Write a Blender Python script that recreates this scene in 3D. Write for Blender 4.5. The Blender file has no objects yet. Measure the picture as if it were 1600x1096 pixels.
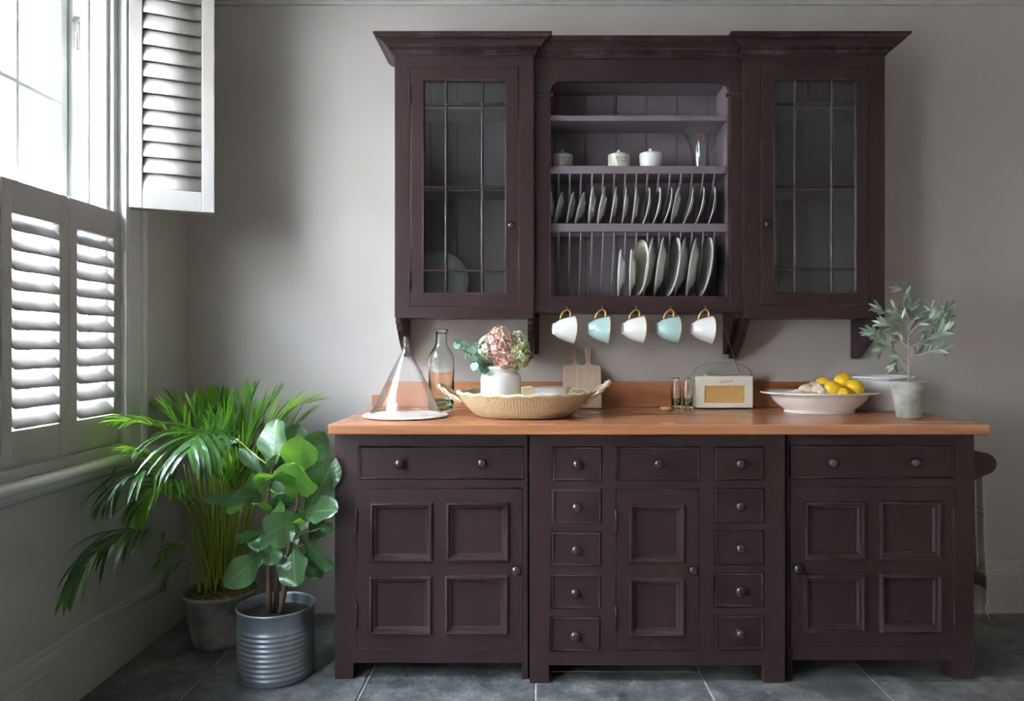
import bpy, bmesh, math, random
from mathutils import Vector, Matrix, Euler
random.seed(7)
PI = math.pi
S = bpy.context.scene
COL = S.collection
FPX, CX, CY, ZC = 1170.0, 832.0, 538.0, 1.2045      # focal length and principal point in pixels of the 1600 px frame, eye height

# ------------------------------------------------------------------ camera, world, exposure
cam = bpy.data.cameras.new('camera'); camo = bpy.data.objects.new('camera', cam); COL.objects.link(camo)
camo.location = (0, 0, ZC); camo.rotation_euler = (PI/2, 0, 0)
cam.sensor_width = 36; cam.sensor_fit = 'HORIZONTAL'; cam.lens = FPX/1600*36
cam.shift_x = -(CX-800)/1600; cam.shift_y = (CY-548)/1600
cam.clip_start = 0.05; cam.clip_end = 200
S.camera = camo
S.view_settings.view_transform = 'Standard'; S.view_settings.look = 'None'
S.view_settings.gamma = 1; S.view_settings.use_curve_mapping = False
S.view_settings.exposure = 2.85
W = bpy.data.worlds.new('sky'); S.world = W; W.use_nodes = True
nt = W.node_tree; bg = nt.nodes['Background']
tc = nt.nodes.new('ShaderNodeTexCoord'); sx = nt.nodes.new('ShaderNodeSeparateXYZ')
nt.links.new(tc.outputs['Generated'], sx.inputs[0])
cr = nt.nodes.new('ShaderNodeValToRGB'); nt.links.new(sx.outputs['Z'], cr.inputs[0])
cr.color_ramp.elements[0].position = 0.0; cr.color_ramp.elements[0].color = (.84, 0.92, 1.0, 1)
cr.color_ramp.elements[1].position = 0.6; cr.color_ramp.elements[1].color = (0.69, 0.835, 1.0, 1)
nt.links.new(cr.outputs[0], bg.inputs['Color']); bg.inputs['Strength'].default_value = 13.0
S.cycles.use_denoising = True
S.cycles.diffuse_bounces = 5; S.cycles.glossy_bounces = 5; S.cycles.transmission_bounces = 10
S.cycles.transparent_max_bounces = 24; S.cycles.max_bounces = 14
S.cycles.sample_clamp_indirect = 6.0; S.cycles.blur_glossy = 0.5
def portal(name, y, z, sy, sz):
    l = bpy.data.lights.new(name, 'AREA'); l.shape = 'RECTANGLE'; l.size = sz; l.size_y = sy
    l.cycles.is_portal = True
    o = bpy.data.objects.new(name, l); COL.objects.link(o); o.location = (-1.82, y, z); o.rotation_euler = (0, -PI/2, 0)
portal('window_portal', 2.15, 1.74, 1.34, 1.92)
portal('window_portal', .575, 1.235, 1.15, 1.6)

# ------------------------------------------------------------------ helpers
def at(px, py, d): return Vector(((px-CX)*d/FPX, d, ZC-(py-CY)*d/FPX))
def X(px, d): return (px-CX)*d/FPX
def Z(py, d): return ZC-(py-CY)*d/FPX
ORG = {}
class MB:
    def __init__(s): s.v = []; s.f = []; s.uv = None
    def add(s, vs, fs):
        b = len(s.v); s.v += [Vector(p) for p in vs]; s.f += [tuple(i+b for i in q) for q in fs]; return s
    def box(s, x0, x1, y0, y1, z0, z1):
        return s.add([(x0,y0,z0),(x1,y0,z0),(x1,y1,z0),(x0,y1,z0),(x0,y0,z1),(x1,y0,z1),(x1,y1,z1),(x0,y1,z1)],
                     [(0,3,2,1),(4,5,6,7),(0,1,5,4),(1,2,6,5),(2,3,7,6),(3,0,4,7)])
    def plate(s, u0, u1, v0, v1, holes, w0, w1, m=lambda u,v,w:(u,w,v)):
        us = sorted({u0,u1}|{a for h in holes for a in h[:2] if u0<a<u1}); vs = sorted({v0,v1}|{a for h in holes for a in h[2:] if v0<a<v1})
        nu, nv = len(us)-1, len(vs)-1
        sol = lambda i,j: 0<=i<nu and 0<=j<nv and not any(h[0]<=(us[i]+us[i+1])/2<=h[1] and h[2]<=(vs[j]+vs[j+1])/2<=h[3] for h in holes)
        P = [m(us[i],vs[j],w) for w in (w0,w1) for i in range(nu+1) for j in range(nv+1)]
        N = (nu+1)*(nv+1); I = lambda i,j,k: k*N+i*(nv+1)+j; F = []
        for i in range(nu):
            for j in range(nv):
                if not sol(i,j): continue
                for k in (0,1): F.append((I(i,j,k),I(i+1,j,k),I(i+1,j+1,k),I(i,j+1,k)))
                for (a,b,c,d,di,dj) in ((i,j,i+1,j,0,-1),(i,j+1,i+1,j+1,0,1),(i,j,i,j+1,-1,0),(i+1,j,i+1,j+1,1,0)):
                    if not sol(i+di,j+dj): F.append((I(a,b,0),I(c,d,0),I(c,d,1),I(a,b,1)))
        used = sorted({q for f in F for q in f}); mp = {q:n for n,q in enumerate(used)}
        return s.add([P[q] for q in used], [tuple(mp[q] for q in f) for f in F])
    def loft(s, rows, cu=False, cv=False, cap=False):
        n, m = len(rows), len(rows[0]); fs = []
        for i in range(n if cu else n-1):
            for j in range(m if cv else m-1):
                fs.append((i*m+j, ((i+1)%n)*m+j, ((i+1)%n)*m+(j+1)%m, i*m+(j+1)%m))
        if cap: fs += [tuple(range(m)), tuple((n-1)*m+j for j in range(m))]
        return s.add([p for r in rows for p in r], fs)
    def lathe(s, prof, c=(0,0,0), n=28, sx=1, sy=1, ax='z', a0=0.0):
        c = Vector(c); rows = []
        for r, h in prof:
            row = []
            for k in range(n):
                a = a0+2*PI*k/n; p, q = r*math.cos(a)*sx, r*math.sin(a)*sy
                row.append(c+Vector({'z':(p,q,h), 'y':(p,-h,q), 'x':(h,p,q)}[ax]))
            rows.append(row)
        return s.loft(rows, cv=True)
    def tube(s, pts, r, n=8, flat=1.0):
        pts = [Vector(p) for p in pts]; rs = r if isinstance(r,(list,tuple)) else [r]*len(pts); rows = []; up = None
        for i,p in enumerate(pts):
            t = (pts[min(i+1,len(pts)-1)]-pts[max(i-1,0)]).normalized()
            if up is None: up = t.orthogonal().normalized()
            up = (up-t*up.dot(t)); up = up.normalized() if up.length>1e-6 else t.orthogonal().normalized()
            sd = t.cross(up); rows.append([p+rs[i]*(math.cos(2*PI*k/n)*up+flat*math.sin(2*PI*k/n)*sd) for k in range(n)])
        return s.loft(rows, cv=True, cap=True)
    def ring(s, x0, x1, z0, z1, prof):      # mitred rectangular moulding, prof = (inset, y)
        return s.loft([[(x0+i,y,z0+i),(x1-i,y,z0+i),(x1-i,y,z1-i),(x0+i,y,z1-i)] for i,y in prof], cv=True)
    def poly(s, pts, a, b, f):              # outline pts (u,v), extruded between a and b, mapped by f(u,v,w)
        n = len(pts)
        return s.add([f(u,v,w) for w in (a,b) for u,v in pts], [tuple(range(n)), tuple(range(2*n-1,n-1,-1))]+[(k,(k+1)%n,n+(k+1)%n,n+k) for k in range(n)])
    def ball(s, c, r, sc=(1,1,1), u=16, v=10, fn=None):
        rows = []
        for j in range(v+1):
            t = PI*j/v; row = []
            for i in range(u):
                a = 2*PI*i/u; d = Vector((math.sin(t)*math.cos(a), math.sin(t)*math.sin(a), math.cos(t)))
                k = fn(d) if fn else 1
                row.append(Vector(c)+Vector((d.x*sc[0],d.y*sc[1],d.z*sc[2]))*r*k)
            rows.append(row)
        return s.loft(rows, cv=True)
def mesh(name, mb, m, off=Vector((0,0,0)), smooth=False):
    me = bpy.data.meshes.new(name); me.from_pydata([tuple(p-off) for p in mb.v], [], mb.f)
    if mb.uv:
        L = me.uv_layers.new(name='UVMap')
        for lp in me.loops: L.data[lp.index].uv = mb.uv[lp.vertex_index]
    if mb.f:
        b = bmesh.new(); b.from_mesh(me); bmesh.ops.remove_doubles(b, verts=b.verts, dist=1e-6) if not mb.uv else None
        bmesh.ops.recalc_face_normals(b, faces=b.faces); b.to_mesh(me); b.free()
    if smooth: me.polygons.foreach_set('use_smooth', [True]*len(me.polygons))
    me.materials.append(m); return me
def link(name, me, parent=None, bevel=0, smooth=False, seg=2):
    o = bpy.data.objects.new(name, me); COL.objects.link(o)
    if parent is not None: o.parent = parent; ORG[o.name] = ORG[parent.name]
    if bevel:
        b = o.modifiers.new('bevel','BEVEL'); b.width = bevel; b.segments = seg; b.limit_method = 'ANGLE'; b.angle_limit = 0.6
        b.harden_normals = False
    if smooth == 'auto':
        me.polygons.foreach_set('use_smooth', [True]*len(me.polygons)); 
        e = o.modifiers.new('edges','EDGE_SPLIT'); e.split_angle = 0.7
    return o
def part(name, mb, m, parent, bevel=0, smooth=False, label=None, kind=None):
    o = link(name, mesh(name, mb, m, ORG[parent.name], smooth is True), parent, bevel, smooth)
    if label: o['label'] = label
    if kind: o['kind'] = kind
    return o
def tag(o, label, cat, group=None):
    o['label'] = label; o['category'] = cat
    if group: o['group'] = group
    return o
def thing(name, label, cat, loc=(0,0,0), group=None):
    o = bpy.data.objects.new(name, None); COL.objects.link(o); o.location = loc; o.empty_display_size = .05
    ORG[o.name] = Vector(loc); return tag(o, label, cat, group)
def solo(name, mb, m, loc, label, cat, group=None, bevel=0, smooth=False):
    loc = Vector(loc); o = link(name, mesh(name, mb, m, loc, smooth is True), None, bevel, smooth); o.location = loc; ORG[o.name] = loc
    return tag(o, label, cat, group)
def struct(name, mb, m, bevel=0, smooth=False):
    o = link(name, mesh(name, mb, m, smooth=smooth is True), None, bevel, smooth); ORG[o.name] = Vector((0,0,0)); o['kind'] = 'structure'; return o
def dup(root, loc, rot=None, label=None):
    def cp(o, par):
        c = o.copy(); COL.objects.link(c)
        if par is not None: c.parent = par
        for ch in list(o.children): cp(ch, c)
        return c
    r = cp(root, None); r.location = loc
    if rot is not None: r.rotation_euler = rot
    if label: r['label'] = label
    return r
def bez(p, n=16):
    p = [Vector(q) for q in p]
    if len(p) == 3: return [p[0]*(1-t)**2+p[1]*2*t*(1-t)+p[2]*t*t for t in [i/(n-1) for i in range(n)]]
    return [p[0]*(1-t)**3+p[1]*3*t*(1-t)**2+p[2]*3*t*t*(1-t)+p[3]*t**3 for t in [i/(n-1) for i in range(n)]]
def text_mb(body, size, shear=0.0):
    cu = bpy.data.curves.new('lettering','FONT'); cu.body = body; cu.size = size; cu.align_x = 'CENTER'; cu.align_y = 'CENTER'; cu.shear = shear; cu.resolution_u = 2; cu.space_line = .85
    o = bpy.data.objects.new('lettering', cu); COL.objects.link(o); dg = bpy.context.evaluated_depsgraph_get(); dg.update()
    me = bpy.data.meshes.new_from_object(o.evaluated_get(dg)); mb = MB().add([v.co for v in me.vertices], [tuple(p.vertices) for p in me.polygons])
    bpy.data.objects.remove(o); bpy.data.curves.remove(cu); bpy.data.meshes.remove(me); return mb

# ------------------------------------------------------------------ materials
def new_mat(name):
    m = bpy.data.materials.new(name); m.use_nodes = True; t = m.node_tree; return m, t, t.nodes['Principled BSDF']
def N(t, k, **kw):
    n = t.nodes.new('ShaderNode'+k)
    for a,b in kw.items():
        if a.startswith('i_'):
            key = a[2:]; n.inputs[int(key) if key.isdigit() else key.replace('_',' ')].default_value = b
        else: setattr(n,a,b)
    return n
def obj_co(t, scale=(1,1,1)):
    c = N(t,'TexCoord'); mp = N(t,'Mapping'); mp.inputs['Scale'].default_value = scale; t.links.new(c.outputs['Object'], mp.inputs[0]); return mp.outputs[0]
def ramp(t, fac, stops):
    r = N(t,'ValToRGB'); t.links.new(fac, r.inputs[0]); e = r.color_ramp.elements
    while len(e) < len(stops): e.new(.5)
    for q,(p,c) in zip(e,stops): q.position = p; q.color = (*c,1) if len(c)==3 else c
    return r.outputs[0]
def c4(c): return (c[0],c[1],c[2],1)
def mk(name, col, rough=.5, col2=None, scale=8, bump=0, bscale=60, metal=0, wear=0, stretch=(1,1,1), lo=.35, hi=.65, coat=0, spec=.5, sub=0, wear_glint_col=(.30,.26,.28)):
    m, t, p = new_mat(name); co = obj_co(t, stretch)
    p.inputs['Roughness'].default_value = rough; p.inputs['Metallic'].default_value = metal; p.inputs['Specular IOR Level'].default_value = spec
    p.inputs['Coat Weight'].default_value = coat; p.inputs['Coat Roughness'].default_value = .08
    if sub: p.inputs['Subsurface Weight'].default_value = sub; p.inputs['Subsurface Radius'].default_value = (.01,.006,.004)
    col2 = col2 or tuple(c*.9 for c in col)
    n = N(t,'TexNoise', i_Scale=scale, i_Detail=6.0, i_Roughness=.6); t.links.new(co, n.inputs['Vector'])
    base = ramp(t, n.outputs[0], [(lo,col2),(hi,col)])
    if wear:  # patchy pale edge wear, which also paints highlight lines along the mouldings
        bv = N(t,'Bevel', samples=4); bv.inputs[0].default_value = .0022
        g = N(t,'NewGeometry'); d = N(t,'VectorMath', operation='DOT_PRODUCT'); t.links.new(bv.outputs[0], d.inputs[0]); t.links.new(g.outputs['Normal'], d.inputs[1])
        a = ramp(t, d.outputs['Value'], [(.93,(1,1,1)),(.985,(0,0,0))])
        n2 = N(t,'TexNoise', i_Scale=9.0, i_Detail=8.0, i_Roughness=.75); t.links.new(co, n2.inputs['Vector'])
        b = ramp(t, n2.outputs[0], [(.46,(0,0,0)),(.60,(wear,wear,wear))])
        mu = N(t,'Math', operation='MULTIPLY'); t.links.new(a, mu.inputs[0]); t.links.new(b, mu.inputs[1])
        mx = N(t,'MixRGB'); t.links.new(mu.outputs[0], mx.inputs[0]); t.links.new(base, mx.inputs[1]); mx.inputs[2].default_value = c4(wear_glint_col); base = mx.outputs[0]
    t.links.new(base, p.inputs['Base Color'])
    if bump:
        n3 = N(t,'TexNoise', i_Scale=bscale, i_Detail=4.0); t.links.new(co, n3.inputs['Vector'])
        bp = N(t,'Bump', i_Strength=bump, i_Distance=.002); t.links.new(n3.outputs[0], bp.inputs['Height']); t.links.new(bp.outputs[0], p.inputs['Normal'])
    return m
AUB = mk('aubergine_paint', (.047,.025,.026), .34, (.038,.020,.021), 5, spec=.30, bump=.12, bscale=25, wear=.8, stretch=(1,1,.25))
KNOBM = mk('aubergine_knob_gloss', (.045,.024,.028), .2, (.04,.02,.024), 5, coat=.5)
LIL = mk('lilac_paint', (.205,.165,.19), .45, (.18,.145,.17), 6, bump=.1)
WALL = mk('wall_paint', (.50,.455,.43), .6, (.485,.44,.415), 2.5, bump=.08, bscale=90)
WALLL = mk('left_wall_paint', (.47,.45,.41), .5, (.455,.435,.395), 2.5, bump=.05, bscale=90)
TRIM = mk('trim_gloss_paint', (.60,.59,.56), .22, (.58,.57,.54), 3, spec=.6)
SHUT = mk('shutter_paint', (.42,.39,.365), .35, (.40,.37,.345), 3)
WHITEP = mk('window_white_paint', (.58,.58,.55), .35)
CEIL = mk('ceiling_paint', (.50,.48,.45), .8)
DARKROOM = mk('far_room_paint', (.56,.49,.42), .8)
CERAM = mk('white_glaze', (.80,.79,.77), .12, (.78,.77,.75), 4, coat=.5)
CERAMM = mk('white_stoneware', (.74,.75,.78), .3, (.70,.71,.75), 5)
CREAM = mk('cream_glaze', (.62,.60,.50), .18, coat=.3)
POTG = mk('pot_glaze', (.68,.67,.58), .15, (.62,.61,.52), 12, coat=.5)
POTD = mk('pot_glaze_grey', (.42,.42,.37), .18, (.36,.36,.32), 12, coat=.4)
BLUEG = mk('pale_blue_glaze', (.42,.60,.60), .12, (.38,.56,.57), 6, coat=.6)
GREYG = mk('grey_glaze', (.40,.41,.40), .2, (.37,.38,.37), 5, coat=.4)
PLATE = mk('plate_glaze', (.62,.61,.58), .15, (.59,.58,.55), 5, coat=.4)
GOLD = mk('gold_gilt', (.75,.47,.20), .28, (.65,.38,.14), 10, metal=1)
BRASS = mk('brass', (.72,.50,.22), .3, (.6,.4,.16), 10, metal=1)
STEEL = mk('dark_iron', (.06,.05,.05), .4, metal=.6)
ZINC = mk('galvanised_zinc', (.40,.43,.46), .38, (.27,.30,.33), 7, metal=.75, bump=.2, bscale=20)
CEMENT = mk('aged_dark_zinc', (.42,.40,.36), .7, (.16,.15,.135), 9, metal=0, bump=.5, bscale=30)
CONC = mk('mossy_terracotta', (.47,.47,.42), .85, (.25,.27,.23), 18, bump=.5, bscale=60)
SOIL = mk('soil', (.045,.024,.016), .95, (.012,.007,.005), 60, bump=1, bscale=90)
MOSS = mk('coir_mulch', (.28,.19,.09), .95, (.08,.05,.025), 55, bump=1, bscale=90)
BARK = mk('bark', (.16,.09,.06), .8, (.08,.045,.03), 30, bump=.6, bscale=70, stretch=(1,1,.3))
TWIG = mk('olive_bark', (.50,.45,.37), .8, (.36,.32,.25), 40, bump=.3)
STALK = mk('palm_stalk', (.42,.46,.06), .4, (.22,.34,.04), 25, stretch=(1,1,.2))
BEECH = mk('pale_beech', (.56,.41,.31), .55, (.50,.355,.26), 14, bump=.1, stretch=(8,8,.6))
MARBLE = mk('whitewashed_wood_disc', (.80,.72,.66), .35, (.72,.60,.52), 5, stretch=(1,6,1))
LEMON = mk('lemon_peel', (.90,.60,.03), .38, (.82,.48,.02), 9, bump=.5, bscale=160, sub=.15)
GINGER = mk('ginger_skin', (.82,.68,.58), .55, (.62,.44,.33), 45, bump=.6, bscale=60)
IVORY = mk('ivory_leatherette', (.78,.74,.64), .42, (.76,.72,.62), 6, bump=.15, bscale=200)
STRAP = mk('taupe_leather_strap', (.36,.33,.29), .5)
CORK = mk('cork', (.60,.42,.24), .8, (.45,.30,.16), 60)
EUC = mk('eucalyptus', (.22,.36,.28), .5, (.14,.28,.16), 14)
LINEN = mk('linen', (.78,.73,.64), .9, (.72,.67,.58), 40, bump=.5, bscale=250)
LINENG = mk('linen_grey', (.34,.33,.31), .9, (.27,.26,.25), 60, bump=.4, bscale=250)
RED = mk('red_print', (.65,.06,.03), .5)
INK = mk('black_ink', (.05,.045,.04), .5)
INKB = mk('sepia_ink', (.22,.13,.09), .5)
GROUT = mk('grout', (.60,.58,.54), .9, (.33,.32,.30), 30)
CONCRETE = mk('garden_paving', (.20,.19,.17), .9)
BRICKM = mk('brick_orange', (.50,.20,.10), .85, (.36,.13,.06), 12, bump=.5)
MORTAR = mk('mortar', (.62,.58,.52), .9)
STUCCO = mk('white_render_wall', (.55,.52,.48), .8)

def leaf_mat(name, c1, c2, rough, trans, tcol, veins=0.0, spec=.5, wave=None):
    m, t, p = new_mat(name); out = t.nodes['Material Output']; co = obj_co(t)
    n = N(t,'TexNoise', i_Scale=9.0, i_Detail=3.0); t.links.new(co, n.inputs['Vector'])
    base = ramp(t, n.outputs[0], [(.35,c1),(.65,c2)])
    p.inputs['Roughness'].default_value = rough; p.inputs['Specular IOR Level'].default_value = spec
    oi = N(t,'ObjectInfo'); hs = N(t,'HueSaturation'); mr = N(t,'MapRange'); mr.inputs[3].default_value=.7; mr.inputs[4].default_value=1.35
    t.links.new(oi.outputs['Random'], mr.inputs[0]); t.links.new(mr.outputs[0], hs.inputs['Value']); t.links.new(base, hs.inputs['Color']); base = hs.outputs[0]
    if veins:
        uv = N(t,'TexCoord'); sp = N(t,'SeparateXYZ'); t.links.new(uv.outputs['UV'], sp.inputs[0])
        def M(op,a,b=None):
            q = N(t,'Math', operation=op)
            for k,v in enumerate((a,b)):
                if v is None: continue
                if isinstance(v,(int,float)): q.inputs[k].default_value = v
                else: t.links.new(v, q.inputs[k])
            return q.outputs[0]
        a = M('ABSOLUTE', M('SUBTRACT', sp.outputs['X'], .5))
        mid = M('LESS_THAN', a, .022)
        ph = M('MULTIPLY', M('SUBTRACT', sp.outputs['Y'], M('MULTIPLY', a, .55)), 9.0)
        fr = M('ABSOLUTE', M('SUBTRACT', M('FRACT', ph), .5))
        side = M('MULTIPLY', M('LESS_THAN', fr, .055), .55)
        msk = M('MULTIPLY', M('MAXIMUM', mid, side), veins)
        mx = N(t,'MixRGB'); t.links.new(msk, mx.inputs[0]); t.links.new(base, mx.inputs[1]); mx.inputs[2].default_value = (.36,.50,.24,1); base = mx.outputs[0]
        bp = N(t,'Bump', i_Strength=.25, i_Distance=.003); t.links.new(fr, bp.inputs['Height']); t.links.new(bp.outputs[0], p.inputs['Normal'])
    t.links.new(base, p.inputs['Base Color'])
    tr = N(t,'BsdfTranslucent'); tr.inputs[0].default_value = c4(tcol); mix = N(t,'MixShader'); mix.inputs[0].default_value = trans
    t.links.new(p.outputs[0], mix.inputs[1]); t.links.new(tr.outputs[0], mix.inputs[2]); t.links.new(mix.outputs[0], out.inputs[0])
    return m
PALM = leaf_mat('palm_leaf', (.08,.22,.018), (.17,.38,.035), .32, .42, (.42,.78,.04))
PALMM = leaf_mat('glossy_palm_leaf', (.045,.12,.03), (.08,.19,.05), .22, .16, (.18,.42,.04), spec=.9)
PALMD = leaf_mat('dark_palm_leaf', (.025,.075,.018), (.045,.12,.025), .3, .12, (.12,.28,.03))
FIC = leaf_mat('fiddle_leaf', (.042,.11,.040), (.075,.165,.06), .28, .14, (.15,.38,.05), veins=.38, spec=.9)
FICB = leaf_mat('young_fiddle_leaf', (.09,.24,.04), (.12,.30,.05), .35, .4, (.28,.58,.05), veins=.4)
OLIV = leaf_mat('olive_leaf', (.17,.27,.19), (.32,.42,.33), .45, .15, (.3,.45,.25))
OLIVL = leaf_mat('olive_leaf_silver', (.45,.52,.42), (.55,.60,.48), .5, .15, (.4,.5,.3))
EUCL = leaf_mat('eucalyptus_leaf', (.20,.36,.27), (.42,.58,.50), .4, .2, (.3,.6,.2))

def glass(name, col=(1,1,1), ior=1.45, rough=0.0):
    m, t, p = new_mat(name); p.inputs['Base Color'].default_value = c4(col); p.inputs['Transmission Weight'].default_value = 1
    p.inputs['Roughness'].default_value = rough; p.inputs['IOR'].default_value = ior; return m
def pane_glass(name, tint=(1,1,1), k=1.0, rough=0.02):
    m, t, p = new_mat(name); t.nodes.remove(p); out = t.nodes['Material Output']
    a = N(t,'BsdfTransparent'); a.inputs[0].default_value = c4(tint); g = N(t,'BsdfGlossy'); g.inputs['Roughness'].default_value = rough
    f = N(t,'LayerWeight'); f.inputs[0].default_value = .5; pw = N(t,'Math', operation='POWER'); pw.inputs[1].default_value = 4.0; t.links.new(f.outputs['Facing'], pw.inputs[0])
    mu = N(t,'Math', operation='MULTIPLY_ADD', use_clamp=True); mu.inputs[1].default_value = .9*k; mu.inputs[2].default_value = .045*k; t.links.new(pw.outputs[0], mu.inputs[0])
    n = N(t,'TexNoise', i_Scale=3.0); t.links.new(obj_co(t), n.inputs['Vector']); bp = N(t,'Bump', i_Strength=.12, i_Distance=.01); t.links.new(n.outputs[0], bp.inputs['Height']); t.links.new(bp.outputs[0], g.inputs['Normal'])
    mx = N(t,'MixShader'); t.links.new(mu.outputs[0], mx.inputs[0]); t.links.new(a.outputs[0], mx.inputs[1]); t.links.new(g.outputs[0], mx.inputs[2]); t.links.new(mx.outputs[0], out.inputs[0]); return m
PANE = pane_glass('window_glass'); CABGL = pane_glass('old_cabinet_glass', (.88,.90,.90), 1.9, .10)
CLEAR = pane_glass('thin_clear_glass', (.995,1,.998), 1.5); GREENT = glass('green_tinted_glass', (.90,.97,.93)); GREENB = glass('recycled_bottle_glass', (.955,.985,.97)); VASEG = pane_glass('vase_glass', (.99,1,1), 1.7)
GREENBASE = glass('thick_green_glass', (.35,.80,.45))

def wood_mat():
    m, t, p = new_mat('oiled_iroko_worktop'); co = obj_co(t, (.5,7,7))
    n = N(t,'TexNoise', i_Scale=2.2, i_Detail=8.0, i_Roughness=.62, i_Distortion=.6); t.links.new(co, n.inputs['Vector'])
    n2 = N(t,'TexNoise', i_Scale=.9, i_Detail=2.0); t.links.new(obj_co(t,(1,1.5,1)), n2.inputs['Vector'])
    a = ramp(t, n.outputs[0], [(.25,(.30,.10,.045)),(.5,(.48,.20,.095)),(.75,(.60,.29,.15))])
    b = ramp(t, n2.outputs[0], [(.3,(.80,.74,.70)),(.7,(1.1,1.1,1.1))])
    mx = N(t,'MixRGB', blend_type='MULTIPLY'); mx.inputs[0].default_value = 1; t.links.new(a, mx.inputs[1]); t.links.new(b, mx.inputs[2]); t.links.new(mx.outputs[0], p.inputs['Base Color'])
    r = ramp(t, n.outputs[0], [(.3,(.30,)*3),(.7,(.20,)*3)]); t.links.new(r, p.inputs['Roughness'])
    bp = N(t,'Bump', i_Strength=.08, i_Distance=.002); t.links.new(n.outputs[0], bp.inputs['Height']); t.links.new(bp.outputs[0], p.inputs['Normal']); return m
WOOD = wood_mat()
def slate_mat():
    m, t, p = new_mat('slate_tile'); g = N(t,'NewGeometry'); oi = N(t,'ObjectInfo')
    va = N(t,'VectorMath', operation='ADD'); sc = N(t,'VectorMath', operation='SCALE'); sc.inputs['Scale'].default_value = 7; cb = N(t,'CombineXYZ')
    for k in range(3): t.links.new(oi.outputs['Random'], cb.inputs[k])
    t.links.new(cb.outputs[0], sc.inputs[0]); t.links.new(g.outputs['Position'], va.inputs[0]); t.links.new(sc.outputs[0], va.inputs[1])
    n = N(t,'TexNoise', i_Scale=8.0, i_Detail=12.0, i_Roughness=.78, i_Distortion=.1); t.links.new(va.outputs[0], n.inputs['Vector'])
    a = ramp(t, n.outputs[0], [(.32,(.03,.031,.033)),(.45,(.10,.102,.105)),(.55,(.19,.19,.19)),(.70,(.36,.355,.35))])
    hs = N(t,'HueSaturation'); mr = N(t,'MapRange'); mr.inputs[3].default_value=.8; mr.inputs[4].default_value=1.2; t.links.new(oi.outputs['Random'], mr.inputs[0]); t.links.new(mr.outputs[0], hs.inputs['Value']); t.links.new(a, hs.inputs['Color'])
    t.links.new(hs.outputs[0], p.inputs['Base Color']); r = ramp(t, n.outputs[0], [(.3,(.30,)*3),(.7,(.55,)*3)]); t.links.new(r, p.inputs['Roughness'])
    n2 = N(t,'TexNoise', i_Scale=35.0, i_Detail=6.0, i_Roughness=.7); t.links.new(va.outputs[0], n2.inputs['Vector']); ad = N(t,'Math', operation='ADD'); t.links.new(n.outputs[0], ad.inputs[0]); t.links.new(n2.outputs[0], ad.inputs[1])
    bp = N(t,'Bump', i_Strength=.8, i_Distance=.008); t.links.new(ad.outputs[0], bp.inputs['Height']); t.links.new(bp.outputs[0], p.inputs['Normal']); return m
SLATE = slate_mat()
def weave_mat(name, c1, c2, kang, kz, rough=.8, planar=False):
    m, t, p = new_mat(name); c = N(t,'TexCoord'); sp = N(t,'SeparateXYZ'); t.links.new(c.outputs['Object'], sp.inputs[0])
    def M(op,a,b=None):
        q = N(t,'Math', operation=op)
        for k,v in enumerate((a,b)):
            if v is None: continue
            if isinstance(v,(int,float)): q.inputs[k].default_value = v
            else: t.links.new(v, q.inputs[k])
        return q.outputs[0]
    u = M('MULTIPLY', sp.outputs['X'], kang) if planar else M('MULTIPLY', M('ARCTAN2', sp.outputs['Y'], sp.outputs['X']), kang)
    w = M('MULTIPLY', sp.outputs['Z'], kz)
    s = M('MULTIPLY', M('ADD', M('SINE', M('ADD', u, M('MULTIPLY', M('SINE', w), 1.2))), 1.0), .5)
    n = N(t,'TexNoise', i_Scale=25.0); t.links.new(c.outputs['Object'], n.inputs['Vector'])
    f = M('ADD', M('MULTIPLY', s, .6), M('MULTIPLY', n.outputs[0], .4))
    t.links.new(ramp(t, f, [(.25,c2),(.65,c1)]), p.inputs['Base Color']); p.inputs['Roughness'].default_value = rough
    bp = N(t,'Bump', i_Strength=.7, i_Distance=.003); t.links.new(s, bp.inputs['Height']); t.links.new(bp.outputs[0], p.inputs['Normal']); return m
STRAW = weave_mat('palm_straw_weave', (.74,.57,.36), (.50,.35,.18), 130.0, 640.0)
GRILLE = weave_mat('gold_speaker_cloth', (.85,.52,.18), (.55,.30,.08), 900.0, 600.0, .5, True)
def island_mat(name, cols):
    m, t, p = new_mat(name); g = N(t,'NewGeometry'); r = N(t,'ValToRGB'); t.links.new(g.outputs['Random Per Island'], r.inputs[0]); e = r.color_ramp.elements
    while len(e) < len(cols): e.new(.5)
    for k,c in enumerate(cols): e[k].position = k/(len(cols)-1); e[k].color = c4(c)
    t.links.new(r.outputs[0], p.inputs['Base Color']); p.inputs['Roughness'].default_value = .7; return m
HYP = island_mat('dried_pink_petals', [(.60,.24,.12),(.76,.44,.28),(.85,.66,.60),(.70,.36,.34),(.50,.20,.10),(.88,.80,.74),(.66,.32,.16)])
HYW = island_mat('pale_petals', [(.80,.82,.70),(.85,.78,.76),(.62,.70,.50),(.88,.86,.80)])
HYG = island_mat('green_petals', [(.42,.45,.18),(.60,.60,.32),(.72,.74,.55),(.34,.36,.14),(.52,.42,.14)])

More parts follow.
